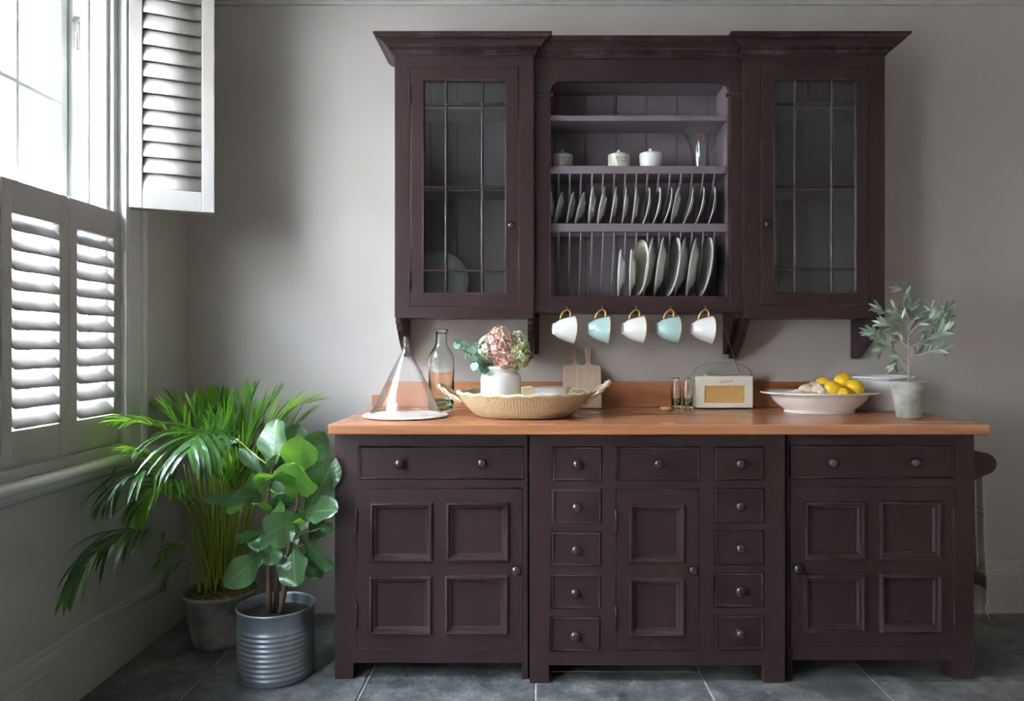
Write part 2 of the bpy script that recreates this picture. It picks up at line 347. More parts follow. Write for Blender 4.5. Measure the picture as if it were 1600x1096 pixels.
# ------------------------------------------------------------------ room shell
XL, DW = -1.555, 3.37
ZT = 2.86
W1 = (1.52, 2.80, .82, 2.68); W2 = (.0, 1.15, .45, 2.02)
mb = MB().plate(-2.4, 3.6, -.1, 3.0, [W1, W2], XL, -1.80, lambda u,v,w:(w,u,v)); struct('wall_left', mb, WALLL)
struct('wall_back', MB().box(-1.9, 3.2, DW, DW+.12, -.1, 3.0), WALL)
struct('wall_right', MB().box(3.0, 3.12, -2.4, DW, -.1, 3.0), DARKROOM)
struct('wall_front', MB().box(-1.9, 3.2, -2.52, -2.4, -.1, 3.0), DARKROOM)
struct('ceiling', MB().box(-1.9, 3.2, -2.4, DW+.1, ZT, 3.0), CEIL)
fl = struct('floor', MB().box(-1.9, 3.2, -2.4, DW, -.1, -.004), GROUT)
TW, TL, G = .604, .905, .0035
first = {-3:2.674, -2:3.206, -1:3.10, 0:2.753, 1:3.15, 2:2.674, 3:3.0, 4:2.8}
for k in range(-4, 5):
    x0 = .010+TW*k; o = first.get(k, 2.9)
    j = -7
    while o+j*TL < DW:
        a, b = max(o+j*TL, -2.4), min(o+(j+1)*TL, DW); j += 1
        if b-a < .02: continue
        xa, xb = max(x0, XL), min(x0+TW, 3.0)
        if xb-xa < .03: continue
        dz = random.uniform(-.0008,.0008)
        part('tile', MB().box(xa+G, xb-G, a+G, b-G, -.012, dz), SLATE, fl, bevel=.0025)
# baseboards: profile (projection, z)
BP = [(0,.238),(.008,.236),(.012,.226),(.012,.216),(.018,.210),(.021,.198),(.021,.172),(.024,.168),(.024,0)]
struct('baseboard_back', MB().loft([[(XL,DW-p,z) for p,z in BP],[(3.0,DW-p,z) for p,z in BP]]), WALL)
struct('baseboard_left', MB().loft([[(XL+p,-2.4,z) for p,z in BP],[(XL+p,DW,z) for p,z in BP]]), WALLL)
CP = [(0,2.728),(.010,2.730),(.012,2.742),(.030,2.75),(.036,2.77),(.07,2.80),(.11,2.83),(.115,2.86)]
struct('trim_1', MB().loft([[(XL,DW-p,z) for p,z in CP],[(3.0,DW-p,z) for p,z in CP]]), CEIL)
# window_1: architrave, lining, sash
def build_window(nm, y0, y1, n, zb=.82, zt=2.68):
    w = struct(nm, MB().plate(y0, y1, zb, zt, [(y0+.02, y1-.02, zb+.02, zt-.02)], -1.80, XL, lambda u,v,q:(q,u,v)), WHITEP, bevel=.002)
    j = MB()
    for s, e in ((1,y1-.02),(-1,y0+.02)):
        for xa, xb, t in ((-1.785,-1.745,.012),(-1.668,-1.64,.022),(-1.64,-1.60,.010),(-1.60,-1.572,.018)):
            j.box(xa, xb, min(e,e-s*t), max(e,e-s*t), zb+.02, zt-.02)
    part('jamb_moulding', j, WHITEP, w, bevel=.003)
    a, b = y0+.032, y1-.032
    for (za, zc, xo, sn) in ((zb+.02, 1.70, -1.70, 'lower_sash'), (1.67, zt-.02, -1.735, 'upper_sash')):
        xo0, xo1 = xo-.018, xo+.018
        if sn == 'upper_sash': xo0, xo1 = xo-.017, xo+.016
        st = .038; xs = [a+st+(b-a-2*st)*k/n for k in range(n+1)]
        nr = 2; zr = [za+.045+(zc-za-.045-.04)*k/nr for k in range(nr+1)]
        if sn == 'upper_sash': zr = [za+.04, 2.082, 2.46, zc-.045] if zt > 2.5 else [za+.04, zc-.045]
        holes = [(xs[i]+(.009 if i else 0), xs[i+1]-(.009 if i<n-1 else 0), zr[q]+(.009 if q else 0), zr[q+1]-(.009 if q<len(zr)-2 else 0)) for i in range(n) for q in range(len(zr)-1)]
        s = part(sn, MB().plate(a, b, za, zc, holes, xo0, xo1, lambda u,v,q:(q,u,v)), WHITEP, w, bevel=.004)
        for h in holes: part('pane', MB().box(xo-.002, xo+.002, h[0]-.004, h[1]+.004, h[2]-.004, h[3]+.004), PANE, s)
    return w
w1 = build_window('window_1', W1[0], W1[1], 5)
w2 = build_window('window_2', W2[0], W2[1], 4, W2[2], W2[3])
part('sash_cord', MB().tube([(-1.69,2.772,2.36),(-1.69,2.772,1.9),(-1.69,2.772,1.2)], .003, 6), mk('cord',(.55,.53,.48),.8), w1)
part('pulley', MB().box(-1.70,-1.68,2.774,2.7795,2.30,2.42).lathe([(.004,0),(.014,0),(.014,.004),(.004,.004)], (-1.69,2.777,2.405), 14, ax='y'), STEEL, w1)
# architrave round the window on the room side
def archi(nm, y0, y1, zlo=.80, zhi=2.69):
    a = MB()
    P = [(0,0),(.0,.014),(.03,.016),(.11,.016),(.115,.024),(.135,.030),(.150,.026),(.165,.016),(.172,.014),(.172,0)]
    for s, e in ((1,y1),(-1,y0)):
        a.loft([[(XL+q, e+s*u, z) for u,q in P] for z in (zlo, zhi+.01)])
    a.loft([[(XL+q, y, zhi+u) for u,q in P] for y in (y0-.17,y1+.17)])
    return struct(nm, a, TRIM)
archi('trim_2', 1.50, 2.83); archi('trim_3', W2[0]-.02, W2[1]+.02, W2[2]-.02, W2[3]+.01)
# sill with bullnose
for nm, y0, y1 in (('trim_4', 1.30, 3.00), ('trim_5', -.2, 1.3)):
    dz5 = -.37 if nm == 'trim_5' else 0; pr = [(-1.70,.80)]+[(-1.500+.016*math.cos(a), .783+.017*math.sin(a)) for a in [PI/2-PI*k/8 for k in range(9)]]+[(-1.515,.764),(-1.520,.755),(-1.530,.735),(-1.545,.728),(-1.555,.72),(-1.70,.72)]
    struct(nm, MB().loft([[(x,y,z+dz5) for x,z in pr] for y in (y0,y1)], cv=True, cap=True), TRIM, smooth='auto')
struct('trim_6', MB().box(-1.60,-1.522,1.50,2.83,.80,.832), SHUT, bevel=.002)
struct('trim_7', MB().box(-1.585,-1.525,2.812,2.842,.83,2.70).box(-1.585,-1.525,1.47,1.50,.83,2.70), WHITEP, bevel=.003)

# ------------------------------------------------------------------ shutters
def leaf_panel(name, label, w, h, top, bot, loc, rz, tilt, nsl, group=None):
    r = thing(name, label, 'shutter', loc, group); ORG[r.name] = Vector((0,0,0))
    T = .014; st = .046
    for xa, xb in ((0,st),(w-st,w)): part('stile', MB().box(xa, xb, -T, T, 0, h), SHUT, r, bevel=.003)
    part('rail', MB().box(st, w-st, -T+.001, T-.001, 0, bot), SHUT, r, bevel=.002); part('rail', MB().box(st, w-st, -T+.001, T-.001, h-top, h), SHUT, r, bevel=.002)
    H = h-top-bot; pitch = H/nsl
    prof = [(.034*math.cos(a), .0055*math.sin(a)) for a in [2*PI*k/14 for k in range(14)]]
    ca, sa = math.cos(tilt), math.sin(tilt)
    sl = mesh('slat', MB().loft([[(x, u*ca-v*sa, u*sa+v*ca) for u,v in prof] for x in (st+.002, w-st-.002)], cv=True, cap=True), SHUT, smooth=False)
    sl.polygons.foreach_set('use_smooth', [len(p.vertices)==4 for p in sl.polygons])
    for k in range(nsl):
        o = link('slat', sl, r); o.location = (0,0,bot+pitch*(k+.5))
    r.location = loc; r.rotation_euler = (0,0,rz); return r
LW = .318
lab = ['grey louvred lower shutter leaf nearest the room corner', 'grey louvred lower shutter leaf at the left edge of the photo',
       'grey louvred lower shutter leaf third from the room corner', 'grey louvred lower shutter leaf farthest from the room corner']
for k in range(4):
    g = leaf_panel('window_shutter', lab[k], LW-.003, .856, .10, .105, (-1.56, 2.816-LW*(k+1), .84), PI/2, math.radians(48), 11, 'lower window shutters')
    if k < 2:
        pass
dirr = math.radians(25)
u1 = leaf_panel('window_shutter', 'upper louvred shutter leaf folded open into the room, front one', .298, .96, .09, .078, (-1.525,2.83,1.7197), dirr, math.radians(71), 13, 'folded upper shutters')
u2 = leaf_panel('window_shutter', 'upper louvred shutter leaf folded flat behind the front one', .298, .96, .09, .078, (-1.525-.0135, 2.83+.031, 1.7197), dirr, math.radians(71), 13, 'folded upper shutters')

# ------------------------------------------------------------------ outside the window
struct('ground', MB().box(-30,-1.82,-12,18,-.6,-.5), CONCRETE)
gw = thing('garden_wall', 'orange brick garden wall seen through the window', 'wall', (-6.5,3,-.5))
part('core', MB().box(-6.7,-6.53,2.5,9.5,-.5,3.9), MORTAR, gw)
bm_ = mesh('brick', MB().box(0,.03,0,.215,0,.065), BRICKM)
cnt = 0
for r in range(26):
    for c in range(11):
        y = 6.4+c*.227+(.113 if r%2 else 0)
        o = link('brick', bm_, gw); o.location = Vector((-6.53, y, 1.85+r*.076))-Vector((-6.5,3,-.5)); cnt += 1
rb = MB().box(-6.545,-6.50,2.5,6.38,-.5,3.9); part('render_coat', rb, STUCCO, gw)
part('coping', MB().box(-6.72,-6.45,2.5,9.5,3.9,3.97), STUCCO, gw, bevel=.01)
hs = thing('unseen_neighbour_house', 'pale rendered house across the garden, unseen, cutting off the low sky', 'building', (-9,-4,-.5))  # unseen neighbour house, height set to keep low sky light out
part('wall', MB().plate(-16, 5.2, -.5, 7.6, [(a,a+1.1,b,b+1.6) for a in (-14,-11,-8,-5,-2,1,3.4) for b in (.6,4.0)], -9, -9.3, lambda u,v,w:(w,u,v)), STUCCO, hs)
part('inner_wall', MB().box(-9.6,-9.5,-16,5.2,-.5,7.6), DARKROOM, hs)
part('roof', MB().add([(-8.7,-16.2,7.6),(-8.7,5.4,7.6),(-11.5,5.4,9.5),(-11.5,-16.2,9.5)],[(0,1,2,3)]), CEMENT, hs)
bt = thing('garden_shrub', 'pale leafy shrub in front of the brick wall outside', 'plant', (-5.6,6.0,-.5))
tw = MB(); lf = MB()
for k in range(14):
    a = random.uniform(0,2*PI); e = Vector((-5.6+.5*math.cos(a), 6.0+.6*math.sin(a), random.uniform(2.3,3.9)))
    pts = bez([(-5.6,6.0,-.5),(-5.6,6.0,1.6),e],10); tw.tube(pts, [.03-.0025*i for i in range(10)], 5)
    for i in range(4,10):
        for q in range(3):
            d = Vector((random.uniform(-1,1),random.uniform(-1,1),random.uniform(-.5,1))).normalized()*.13; s_ = d.orthogonal().normalized()*.03
            lf.add([pts[i],pts[i]+d*.5+s_,pts[i]+d,pts[i]+d*.5-s_],[(0,1,2,3)])
part('stem', tw, TWIG, bt); part('foliage', lf, OLIVL, bt, kind='stuff')

# ------------------------------------------------------------------ dresser base
KNOB = [(0,.036),(.009,.0355),(.0155,.032),(.0185,.026),(.018,.020),(.013,.014),(.009,.011),(.0085,.005),(.012,.0)]
def knob(parent, px, py, d, yf, sc=1.0):
    c = at(px,py,d); part('knob', MB().lathe([(r*sc,h*sc) for r,h in KNOB], (c.x,yf,c.z), 20, ax='y'), KNOBM, parent, smooth=True)
def hinge(parent, x, za, zb, yf):
    part('hinge', MB().tube([(x,yf-.003,za),(x,yf-.003,zb)], .0045, 8), AUB, parent, smooth=True)
def rc(p, d): return (X(p[0],d), X(p[1],d), Z(p[3],d), Z(p[2],d))   # px rect (x0,x1,ytop,ybot) -> x0,x1,z0,z1
def base_unit(label, x0, x1, d, drawers, doors, legs, ybot):
    r = thing('base_cabinet', label, 'cabinet', ((x0+x1)/2, (d+DW)/2, 0), 'dresser base cabinets')
    yb = 3.33; zt = .8857; yf = d; T = .024
    dr = [rc(q['r'],d) for q in drawers]; do = [rc(q['r'],d) for q in doors]
    zr = Z(ybot,d)
    holes = [tuple(h) for h in dr+do]+[(legs[0],legs[1],-.01,zr)]
    part('face_frame', MB().plate(x0, x1, 0, zt, holes, yf, yf+T), AUB, r, bevel=.0018)
    sd = [(x0,x0+.02),(x1-.02,x1)]
    for a,b in sd: part('side_panel', MB().plate(yf+T, yb, 0, zt, [(yf+.12,yb-.08,-.01,zr)], a, b, lambda u,v,w:(w,u,v)), AUB, r, bevel=.001)
    part('bottom_board', MB().box(x0+.02,x1-.02,yf+T,yb-.012,zr+.0,zr+.018), AUB, r)
    part('back_board', MB().box(x0+.02,x1-.02,yb-.012,yb,zr-.02,zt-.002), AUB, r)
    for i in (0,1):   # foot blocks behind the face frame corners
        a = legs[0]-.03 if i==0 else legs[1]; part('foot', MB().box(max(a,x0+.021), min(a+.03,x1-.021), yf+T+.001, yf+.09, 0, zr), AUB, r, bevel=.001)
    for q,h in zip(drawers,dr):
        w = .0028; f = yf+.001
        D = part('drawer', MB().box(h[0]+w,h[1]-w,f,f+.02,h[2]+w,h[3]-w).box(h[0]+.02,h[1]-.02,f+.02,f+.35,h[2]+.01,h[3]-.02), AUB, r, bevel=.0015)
        part('bead', MB().ring(h[0]+w,h[1]-w,h[2]+w,h[3]-w,[(0,f-.0),(0,f-.003),(.0015,f-.005),(.0035,f-.005),(.005,f-.003),(.005,f)]), AUB, D, smooth='auto')
        for k in q['k']: knob(D, k[0], k[1], d, f)
    for q,h in zip(doors,do):
        w = .002; f = yf-.002
        ph = [rc(p,d) for p in q['p']]; ins = .016
        D = part('door', MB().plate(h[0]+w,h[1]-w,h[2]+w,h[3]-w,[(a+ins,b-ins,c+ins,e-ins) for a,b,c,e in ph], f, f+.022), AUB, r, bevel=.0015)
        for a,b,c,e in ph:
            part('moulding', MB().ring(a,b,c,e,[(0,f),(0,f-.006),(.003,f-.010),(.008,f-.011),(.011,f-.007),(.013,f-.002),(.017,f-.001),(.022,f+.003),(.026,f+.007),(.026,f+.012)]), AUB, D, smooth='auto')
            part('panel', MB().box(a+ins,b-ins,f+.009,f+.016,c+ins,e-ins), AUB, D)
        knob(D, q['k'][0], q['k'][1], d, f)
        for ya,yc in q['h']: hinge(D, X(q['hx'],d), Z(yc,d), Z(ya,d), f)
    return r
dL, dC = 2.689, 2.659
base_unit('left base cabinet with one wide drawer over a four-panel door, beside the plants', X(523,dL), X(824.5,dL), dL,
    [dict(r=(560.5,819,697.8,749.5), k=[(625.7,724),(753.8,723.6)])],
    [dict(r=(557,816.5,763.4,1014), p=[(579,676,785,877.5),(697.5,795.5,784.5,877),(577.5,674.5,899.5,991.7),(695.5,794,899,991.5)], k=(806.7,889.5), h=[(797,831),(944,980)], hx=557.5)],
    (X(552,dL), X(815.5,dL)), 1036.5)
dys = [(697.8,752.3),(764.3,819),(831,884.7),(896.9,951.6),(964,1018)]
ml = [dict(r=(863.2-.8*i,941-.8*i,a,b), k=[(902-1.0*i,(a+b)/2+.6)]) for i,(a,b) in enumerate(dys)]
dyr = [(697.8,751),(763,817.5),(829,883),(895,949),(962,1015.5)]
mr_ = [dict(r=(1115.6,1193.4,a,b), k=[(1155,(a+b)/2-.3)]) for a,b in dyr]
base_unit('centre base cabinet with eleven drawers round a two-panel door', X(827.5,dC), X(1226.5,dC), dC,
    ml+mr_+[dict(r=(963,1093.4,698,751.3), k=[(1028.6,724.4)])],
    [dict(r=(962,1091.6,764.3,1017), p=[(983,1069.4,788,878.8),(983,1069,902.6,993.5)], k=(1081.5,889.5), h=[(797,833),(948,984)], hx=962.5)],
    (X(857.5,dC), X(1192.5,dC)), 1040)
base_unit('right base cabinet with one wide drawer over a four-panel door, next to the towel', X(1229,dL), X(1522,dL), dL,
    [dict(r=(1233,1490.5,695.8,748.3), k=[(1298.6,722.5),(1426.7,722)])],
    [dict(r=(1234,1491,761,1011), p=[(1256.5,1351,784,873.8),(1373,1469.5,783,873.4),(1255,1351,897.5,988.5),(1373.4,1470,896.5,987.5)], k=(1244,886.7), h=[(793,827),(940,975)], hx=1490.5)],
    (X(1238,dL), X(1491.6,dL)), 1032)
# worktop
wt = thing('worktop', 'long reddish oiled wood worktop over the dark base cabinets', 'worktop', (.44, 3.0, .8858))
part('top_board', MB().box(-.7185,1.6076,2.627,3.349,.8859,.922), WOOD, wt, bevel=.005)
zsp = 1.036
part('backsplash', MB().poly([(-.7185,.9225),(-.7185,.975),(-.672,.977),(-.660,.985),(-.652,zsp-.008),(-.646,zsp),(1.535,zsp),(1.541,zsp-.008),(1.549,.985),(1.561,.977),(1.6076,.975),(1.6076,.9225)], 3.3495, 3.369, lambda u,v,w:(u,w,v)), WOOD, wt, bevel=.0015)

# ------------------------------------------------------------------ wall cupboards and plate rack
dU, dR = 3.11, 3.14
ZB, ZH = Z(497,dU), Z(87.5,dU)
CORN = [(0,0),(.004,.001),(.008,.004),(.008,.009),(.013,.012),(.013,.0135),(.017,.0145),(.017,.029),(.026,.0295),(.027,.034),(.033,.0345),(.038,.041),(.048,.049),(.056,.052),(.062,.0525),(.062,.057),(.068,.059),(.070,.063),(.074,.064),(.074,.073),(0,.073)]
def planks(parent, x0, x1, z0, z1, seams, y):
    xs = [x0]+[s for s in seams if x0+.01<s<x1-.01]+[x1]
    for a,b in zip(xs[:-1],xs[1:]):
        part('plank', MB().box(a+.001,b-.0115,y,y+.011,z0,z1).box(b-.0085,b-.0025,y+.001,y+.010,z0,z1).box(a+.001,b-.0025,y+.009,y+.0115,z0,z1), LIL, parent)
    part('back_board', MB().box(x0,x1,y+.012,y+.0165,z0,z1), AUB, parent)
def bracket(parent, x0, x1, yf, zlow):
    zt = ZB-.001
    def cv(t): return (yf+.06+(3.325-yf-.06)*t**1.7*1.0, zt-.05+(zlow-zt+.05)*t)
    pts = [(3.368,zt),(yf+.012,zt),(yf+.012,zt-.022),(yf+.030,zt-.026),(yf+.034,zt-.045)]
    pts += [(yf+.05+(3.325-yf-.05)*(1-(1-t)**1.0)*(.55+.45*t), zt-.05+(zlow-zt+.05)*t) for t in [k/10 for k in range(11)]]
    pts += [(3.368,zlow)]
    part('bracket', MB().poly(pts, x0, x1, lambda u,v,w:(w,u,v)), AUB, parent, bevel=.0015)
def wing(label, x0, x1, door, glassr, vb, hb, kn, hg, hx, seams, br, side):
    r = thing('glazed_wall_cabinet', label, 'cabinet', ((x0+x1)/2, 3.24, ZB), 'glazed wall cabinets')
    T = .022; h = rc(door,dU)
    part('face_frame', MB().plate(x0,x1,ZB,ZH+.02,[h],dU,dU+T), AUB, r, bevel=.0018)
    for a,b in ((x0,x0+.018),(x1-.018,x1)): part('side_panel', MB().box(a,b,dU+T,3.368,ZB,ZH+.02), AUB, r, bevel=.001)
    part('bottom_board', MB().box(x0+.018,x1-.018,dU+T,3.355,ZB+.001,ZB+.02), AUB, r)
    part('top_board', MB().box(x0+.018,x1-.018,dU+T,3.355,ZH-.005,ZH+.012), AUB, r)
    planks(r, x0+.0185, x1-.0185, ZB+.0205, ZH-.006, seams, 3.352)
    for zz in (Z(292,dU), Z(162,dU)): part('shelf', MB().box(x0+.0185,x1-.0185,dU+.05,3.348,zz-.008,zz+.008), LIL, r, bevel=.001)
    g = rc(glassr,dU); f = dU-.002; w = .0018
    xs = [g[0]]+[X(v,dU) for v in vb]+[g[1]]; zs = [g[2]]+[Z(v,dU) for v in sorted(hb,reverse=True)]+[g[3]]; e = .0055
    hs = [(xs[i]+(e if i else 0), xs[i+1]-(e if i<2 else 0), zs[j]+(e if j else 0), zs[j+1]-(e if j<len(zs)-2 else 0)) for i in range(3) for j in range(len(zs)-1)]
    D = part('door', MB().plate(h[0]+w,h[1]-w,h[2]+w,h[3]-w,[g],f,f+.022), AUB, r, bevel=.0018)
    gb = MB()
    for i in (1,2): gb.loft([[(xs[i]+a,y,z) for a,y in ((-e,f+.018),(-e,f+.006),(-.002,f+.001),(.002,f+.001),(e,f+.006),(e,f+.018))] for z in (g[2],g[3])], cap=True, cv=True)
    for z in zs[1:-1]: gb.loft([[(x,y,z+a) for a,y in ((-e,f+.018),(-e,f+.007),(-.002,f+.002),(.002,f+.002),(e,f+.007),(e,f+.018))] for x in (g[0],g[1])], cap=True, cv=True)
    part('glazing_bars', gb, AUB, D)
    part('moulding', MB().ring(g[0]-.001,g[1]+.001,g[2]-.001,g[3]+.001,[(0,f+.001),(0,f-.002),(.003,f-.003),(.006,f+.003),(.007,f+.012)]), AUB, D, smooth='auto')
    for q in hs: part('pane', MB().box(q[0]-.003,q[1]+.003,f+.012,f+.014,q[2]-.003,q[3]+.003), CABGL, D)
    knob(D, kn[0], kn[1], dU, f, .85)
    for ya,yc in hg: hinge(D, X(hx,dU), Z(yc,dU), Z(ya,dU), f)
    rows = []
    for p,z in CORN: rows.append([(x0-p,3.3695,ZH+z),(x0-p,dU-p,ZH+z),(x1+p,dU-p,ZH+z),(x1+p,3.3695,ZH+z)])
    part('cornice', MB().loft(rows), AUB, r)
    dm = MB(); n = int((x1-x0+.03)/.0085)
    for k in range(n): xx = x0-.016+k*.0085; dm.box(xx,xx+.005,dU-.0245,dU-.0165,ZH+.0165,ZH+.0275)
    part('dentils', dm, AUB, r, kind='stuff')
    for a,b,zl in br: bracket(r, a, b, dU, zl)
    return r
xa0, xa1, xb0, xb1 = X(616.5,dU), X(834,dU), X(1163,dU), X(1382.8,dU)
wing('left glazed wall cabinet, the one with a grey plate standing inside', xa0, xa1, (641,810,105.3,479.3), (661,791,125.5,458.8), (697,753.5), (162.5,292.3,423), (799.5,353.4), ((133,161),(423,453)), 640.5,
     [xa0+.117*k for k in (1,2,3,4)], [(xa0+.002,xa0+.024,1.147),(xa1-.026,xa1-.002,1.139)], -1)
wing('right glazed wall cabinet with nothing inside, above the olive tree', xb0, xb1, (1188.8,1356.5,104.5,477.5), (1209,1338,124.4,458), (1243,1300), (161.4,291.4,421), (1197.8,351), ((131,159),(419,450)), 1357,
     [xb0+.117*k for k in (1,2,3,4)], [(xb0+.002,xb0+.026,1.139),(xb1-.034,xb1-.008,1.139)], 1)
# plate rack between them
c0, c1 = xa1+.0005, xb0-.0005
pr_ = thing('plate_rack', 'open plate rack with arched opening between the glazed cabinets', 'shelf', ((c0+c1)/2, 3.25, Z(488.5,dR)))
oz0, oz1 = Z(463.4,dR), Z(127.3,dR); ox0, ox1 = X(859.5,dR), X(1138.5,dR)
hole = [(ox0,oz1-.05)]
R_ = .042
arch = [(ox0,oz0)]+[(ox0,oz1-R_)]+[(ox0+R_-R_*math.cos(a), oz1-R_+R_*math.sin(a)) for a in [PI/2*k/8 for k in range(1,9)]]+[(ox1-R_+R_*math.sin(a), oz1-R_+R_*math.cos(a)) for a in [PI/2*k/8 for k in range(0,9)]]+[(ox1,oz0)]
zb2, zt2 = Z(488.5,dR), ZH+.01
ff = MB()
ff.box(c0,ox0,dR,dR+.022,zb2,oz1).box(ox1,c1,dR,dR+.022,zb2,oz1).box(c0,c1,dR,dR+.022,oz1,zt2).box(ox0,ox1,dR,dR+.022,zb2,oz0)
for (cx,sg) in ((ox0,1),(ox1,-1)):    # corner fillets top, and bottom
    fil = [(cx,oz1)]+[(cx+sg*(R_-R_*math.sin(a)), oz1-R_+R_*math.cos(a)) for a in [PI/2*k/8 for k in range(9)]]
    ff.poly(fil, dR, dR+.022, lambda u,v,w:(u,w,v))
part('face_frame', ff, AUB, pr_, bevel=.0012)
for a,b in ((c0+.001,X(864.5,dR)),(X(1133.5,dR),c1-.001)):
    zc_ = Z(146,dR)
    part('pilaster_cap', MB().box(a,b,dR-.010,dR,zc_-.018,zc_-.006).box(a,b,dR-.014,dR,zc_-.006,zc_), AUB, pr_, bevel=.002)
# front pilaster strips with shaped foot
for a,b,sg in ((c0+.0005,X(857.5,dR),1),(X(1140.5,dR),c1-.0005,-1)):
    part('pilaster', MB().box(a,b,dR-.006,dR,Z(480,dR),Z(150.5,dR)), AUB, pr_, bevel=.0015)
for x,sg in ((ox0,1),(ox1,-1)): part('bead', MB().tube([(x,dR-.001,oz0)]+[(x,dR-.001,oz1-R_)]+[(x+sg*(R_-R_*math.cos(a)),dR-.001,oz1-R_+R_*math.sin(a)) for a in [PI/2*k/8 for k in range(1,9)]], .0025, 6), AUB, pr_)
for a,b in ((c0,c0+.018),(c1-.018,c1)): part('side_panel', MB().box(a,b,dR+.022,3.368,zb2,zt2), AUB, pr_)
for a,b in ((c0+.0185,ox0-.0005),(ox1+.0005,c1-.0185)): part('inner_lining', MB().box(a,b,dR+.0225,3.351,zb2+.02,oz1+.01), LIL, pr_)
planks(pr_, c0+.019, c1-.019, zb2, oz1+.03, [.103+.1366*k for k in range(6)], 3.352)
part('soffit', MB().box(c0+.019,c1-.019,dR+.0225,3.351,oz1+.0105,oz1+.03), LIL, pr_)
part('bottom_board', MB().box(ox0+.0005,ox1-.0005,dR+.0225,3.348,zb2+.02,oz0+.002), AUB, pr_)
dS = 3.157
sh = [(Z(179.8,dS),Z(188.2,dS)),(Z(258.7,dS),Z(271,dS))]
for zt_,zb_ in sh: part('shelf', MB().box(ox0+.0005,ox1-.0005,dS+.006,3.350,zb_,zt_), LIL, pr_, bevel=.002)
zr1, zr0 = Z(349,dS), Z(362,dS)
part('rack_rail', MB().box(ox0+.0005,ox1-.0005,dS+.006,dS+.036,zr0,zr1).box(ox0+.0005,ox1-.0005,3.30,3.325,zr0,zr1-.002), LIL, pr_, bevel=.002)
for k in range(15):
    x = X(873.5+17.47*k, dS)
    for (za,zb_) in ((sh[1][1]+.001, zr1), (zr0, oz0+.003)):
        L = za-zb_; pts = bez([(x,dS+.014,za),(x,dS+.08,za-L*.5),(x,3.315,zb_)],8)
        part('dowel', MB().tube(pts, .0042, 7), LIL, pr_, smooth=True)
rows = [[(c0+p*1.0,dR-p,ZH+z*.97-.003),(c1-p*1.0,dR-p,ZH+z*.97-.003)] for p,z in CORN]
part('cornice', MB().loft(rows).box(c0,c1,dR,3.368,ZH+.05,ZH+.066), AUB, pr_)
dm = MB()
for k in range(100):
    xx = c0+.02+k*.0085
    if xx < c1-.024: dm.box(xx,xx+.005,dR-.0245,dR-.0165,ZH+.0125,ZH+.0235)
part('dentils', dm, AUB, pr_, kind='stuff')
for a,b in ((c0+.001,c0+.024),(c1-.024,c1-.001)):
    zl = 1.159; z0 = zb2-.001
    pts = [(3.368,z0),(dR+.02,z0),(dR+.02,z0-.02),(dR+.045,z0-.03)]+[(dR+.055+(3.335-dR-.055)*t*(.5+.5*t), z0-.035+(zl-z0+.035)*t) for t in [q/8 for q in range(9)]]+[(3.368,zl)]
    part('bracket', MB().poly(pts, a, b, lambda u,v,w:(w,u,v)), AUB, pr_, bevel=.0015)
for q in (886,941,994,1048,1102.5):      # cup hooks screwed into the bottom rail
    c = Vector((X(q,3.11),0,Z(479,3.12)))
    part('hook', MB().tube([(c.x,dR,c.z),(c.x,3.125,c.z),(c.x,3.112,c.z-.002),(c.x,3.106,c.z-.010),(c.x,3.112,c.z-.018),(c.x,3.122,c.z-.018),(c.x,3.126,c.z-.010)], .0016, 6), BRASS, pr_, smooth=True)

# ------------------------------------------------------------------ plates
def plate_mesh(name, r, m, deep=.018):
    P = [(0,.004),(r*.55,.004),(r*.62,.006),(r*.74,deep*.75),(r*.99,deep),(r,deep+.002),(r*.995,deep+.0045),(r*.75,deep*.75+.005),(r*.62,.011),(r*.55,.009),(0,.009)]
    return mesh(name, MB().lathe(P, n=40).lathe([(r*.5,.005),(r*.5,0),(r*.46,0),(r*.46,.005)], n=40), m, smooth=True)
def put_plate(me, x, y, z, lean, yaw, label, group, face=-1):
    o = link('plate', me); tag(o, label, 'plate', group)
    # plate axis (+z local = eating side) turned to face left (-x) or right
    M = Matrix.Rotation(yaw,4,'Z') @ Matrix.Rotation(lean,4,'Y') @ Matrix.Rotation(face*PI/2,4,'Y')
    o.matrix_world = Matrix.Translation((x,y,z)) @ M
    return o
PM = plate_mesh('side_plate', .084, PLATE, .014); PS = plate_mesh('saucer', .074, GREYG, .014); PB = plate_mesh('dinner_plate', .1285, PLATE, .02)
PW = plate_mesh('dessert_plate', .103, CERAM, .016); PC = plate_mesh('cream_plate', .122, CREAM, .030)
up = [(185,172,0),(250,200,1),(313,272,1),(378,318,1),(430,402,1),(498,450,1),(560,522,0),(618,592,1),(681,652,1),(746,710,0),(808,768,0),(876,828,0),(930,880,1),(1002,948,0),(1066,1018,0),(1129,1093,0)]
ordn = ['first','second','third','fourth','fifth','sixth','seventh','eighth','ninth','tenth','eleventh','twelfth','thirteenth','fourteenth','fifteenth','sixteenth']
for i,(t_,b_,back) in enumerate(up):
    small = i < 4; me = PS if small else PM; r = .074 if small else .084
    d = 3.235; pt = 820+t_/3.653; pb = 820+b_/3.653
    dx = (pt-pb)*3.16/FPX; lean = math.asin(min(.42,dx/(2*r)))
    x = (X(pt,3.16)+X(pb,3.16))/2 - .004
    phi = math.atan2(x,d); yaw = math.radians(-3+random.uniform(-1,1) if i < 6 else (2 if i < 9 else (-3 if i == 12 else 12))+random.uniform(-1,1))-phi
    put_plate(me, x, d, zr1+r*math.cos(lean)+.0015, lean, yaw, ('small grey plate' if small else 'medium grey-white plate')+' standing %s from the left in the upper rack row' % ordn[i], 'plates in the upper rack row')
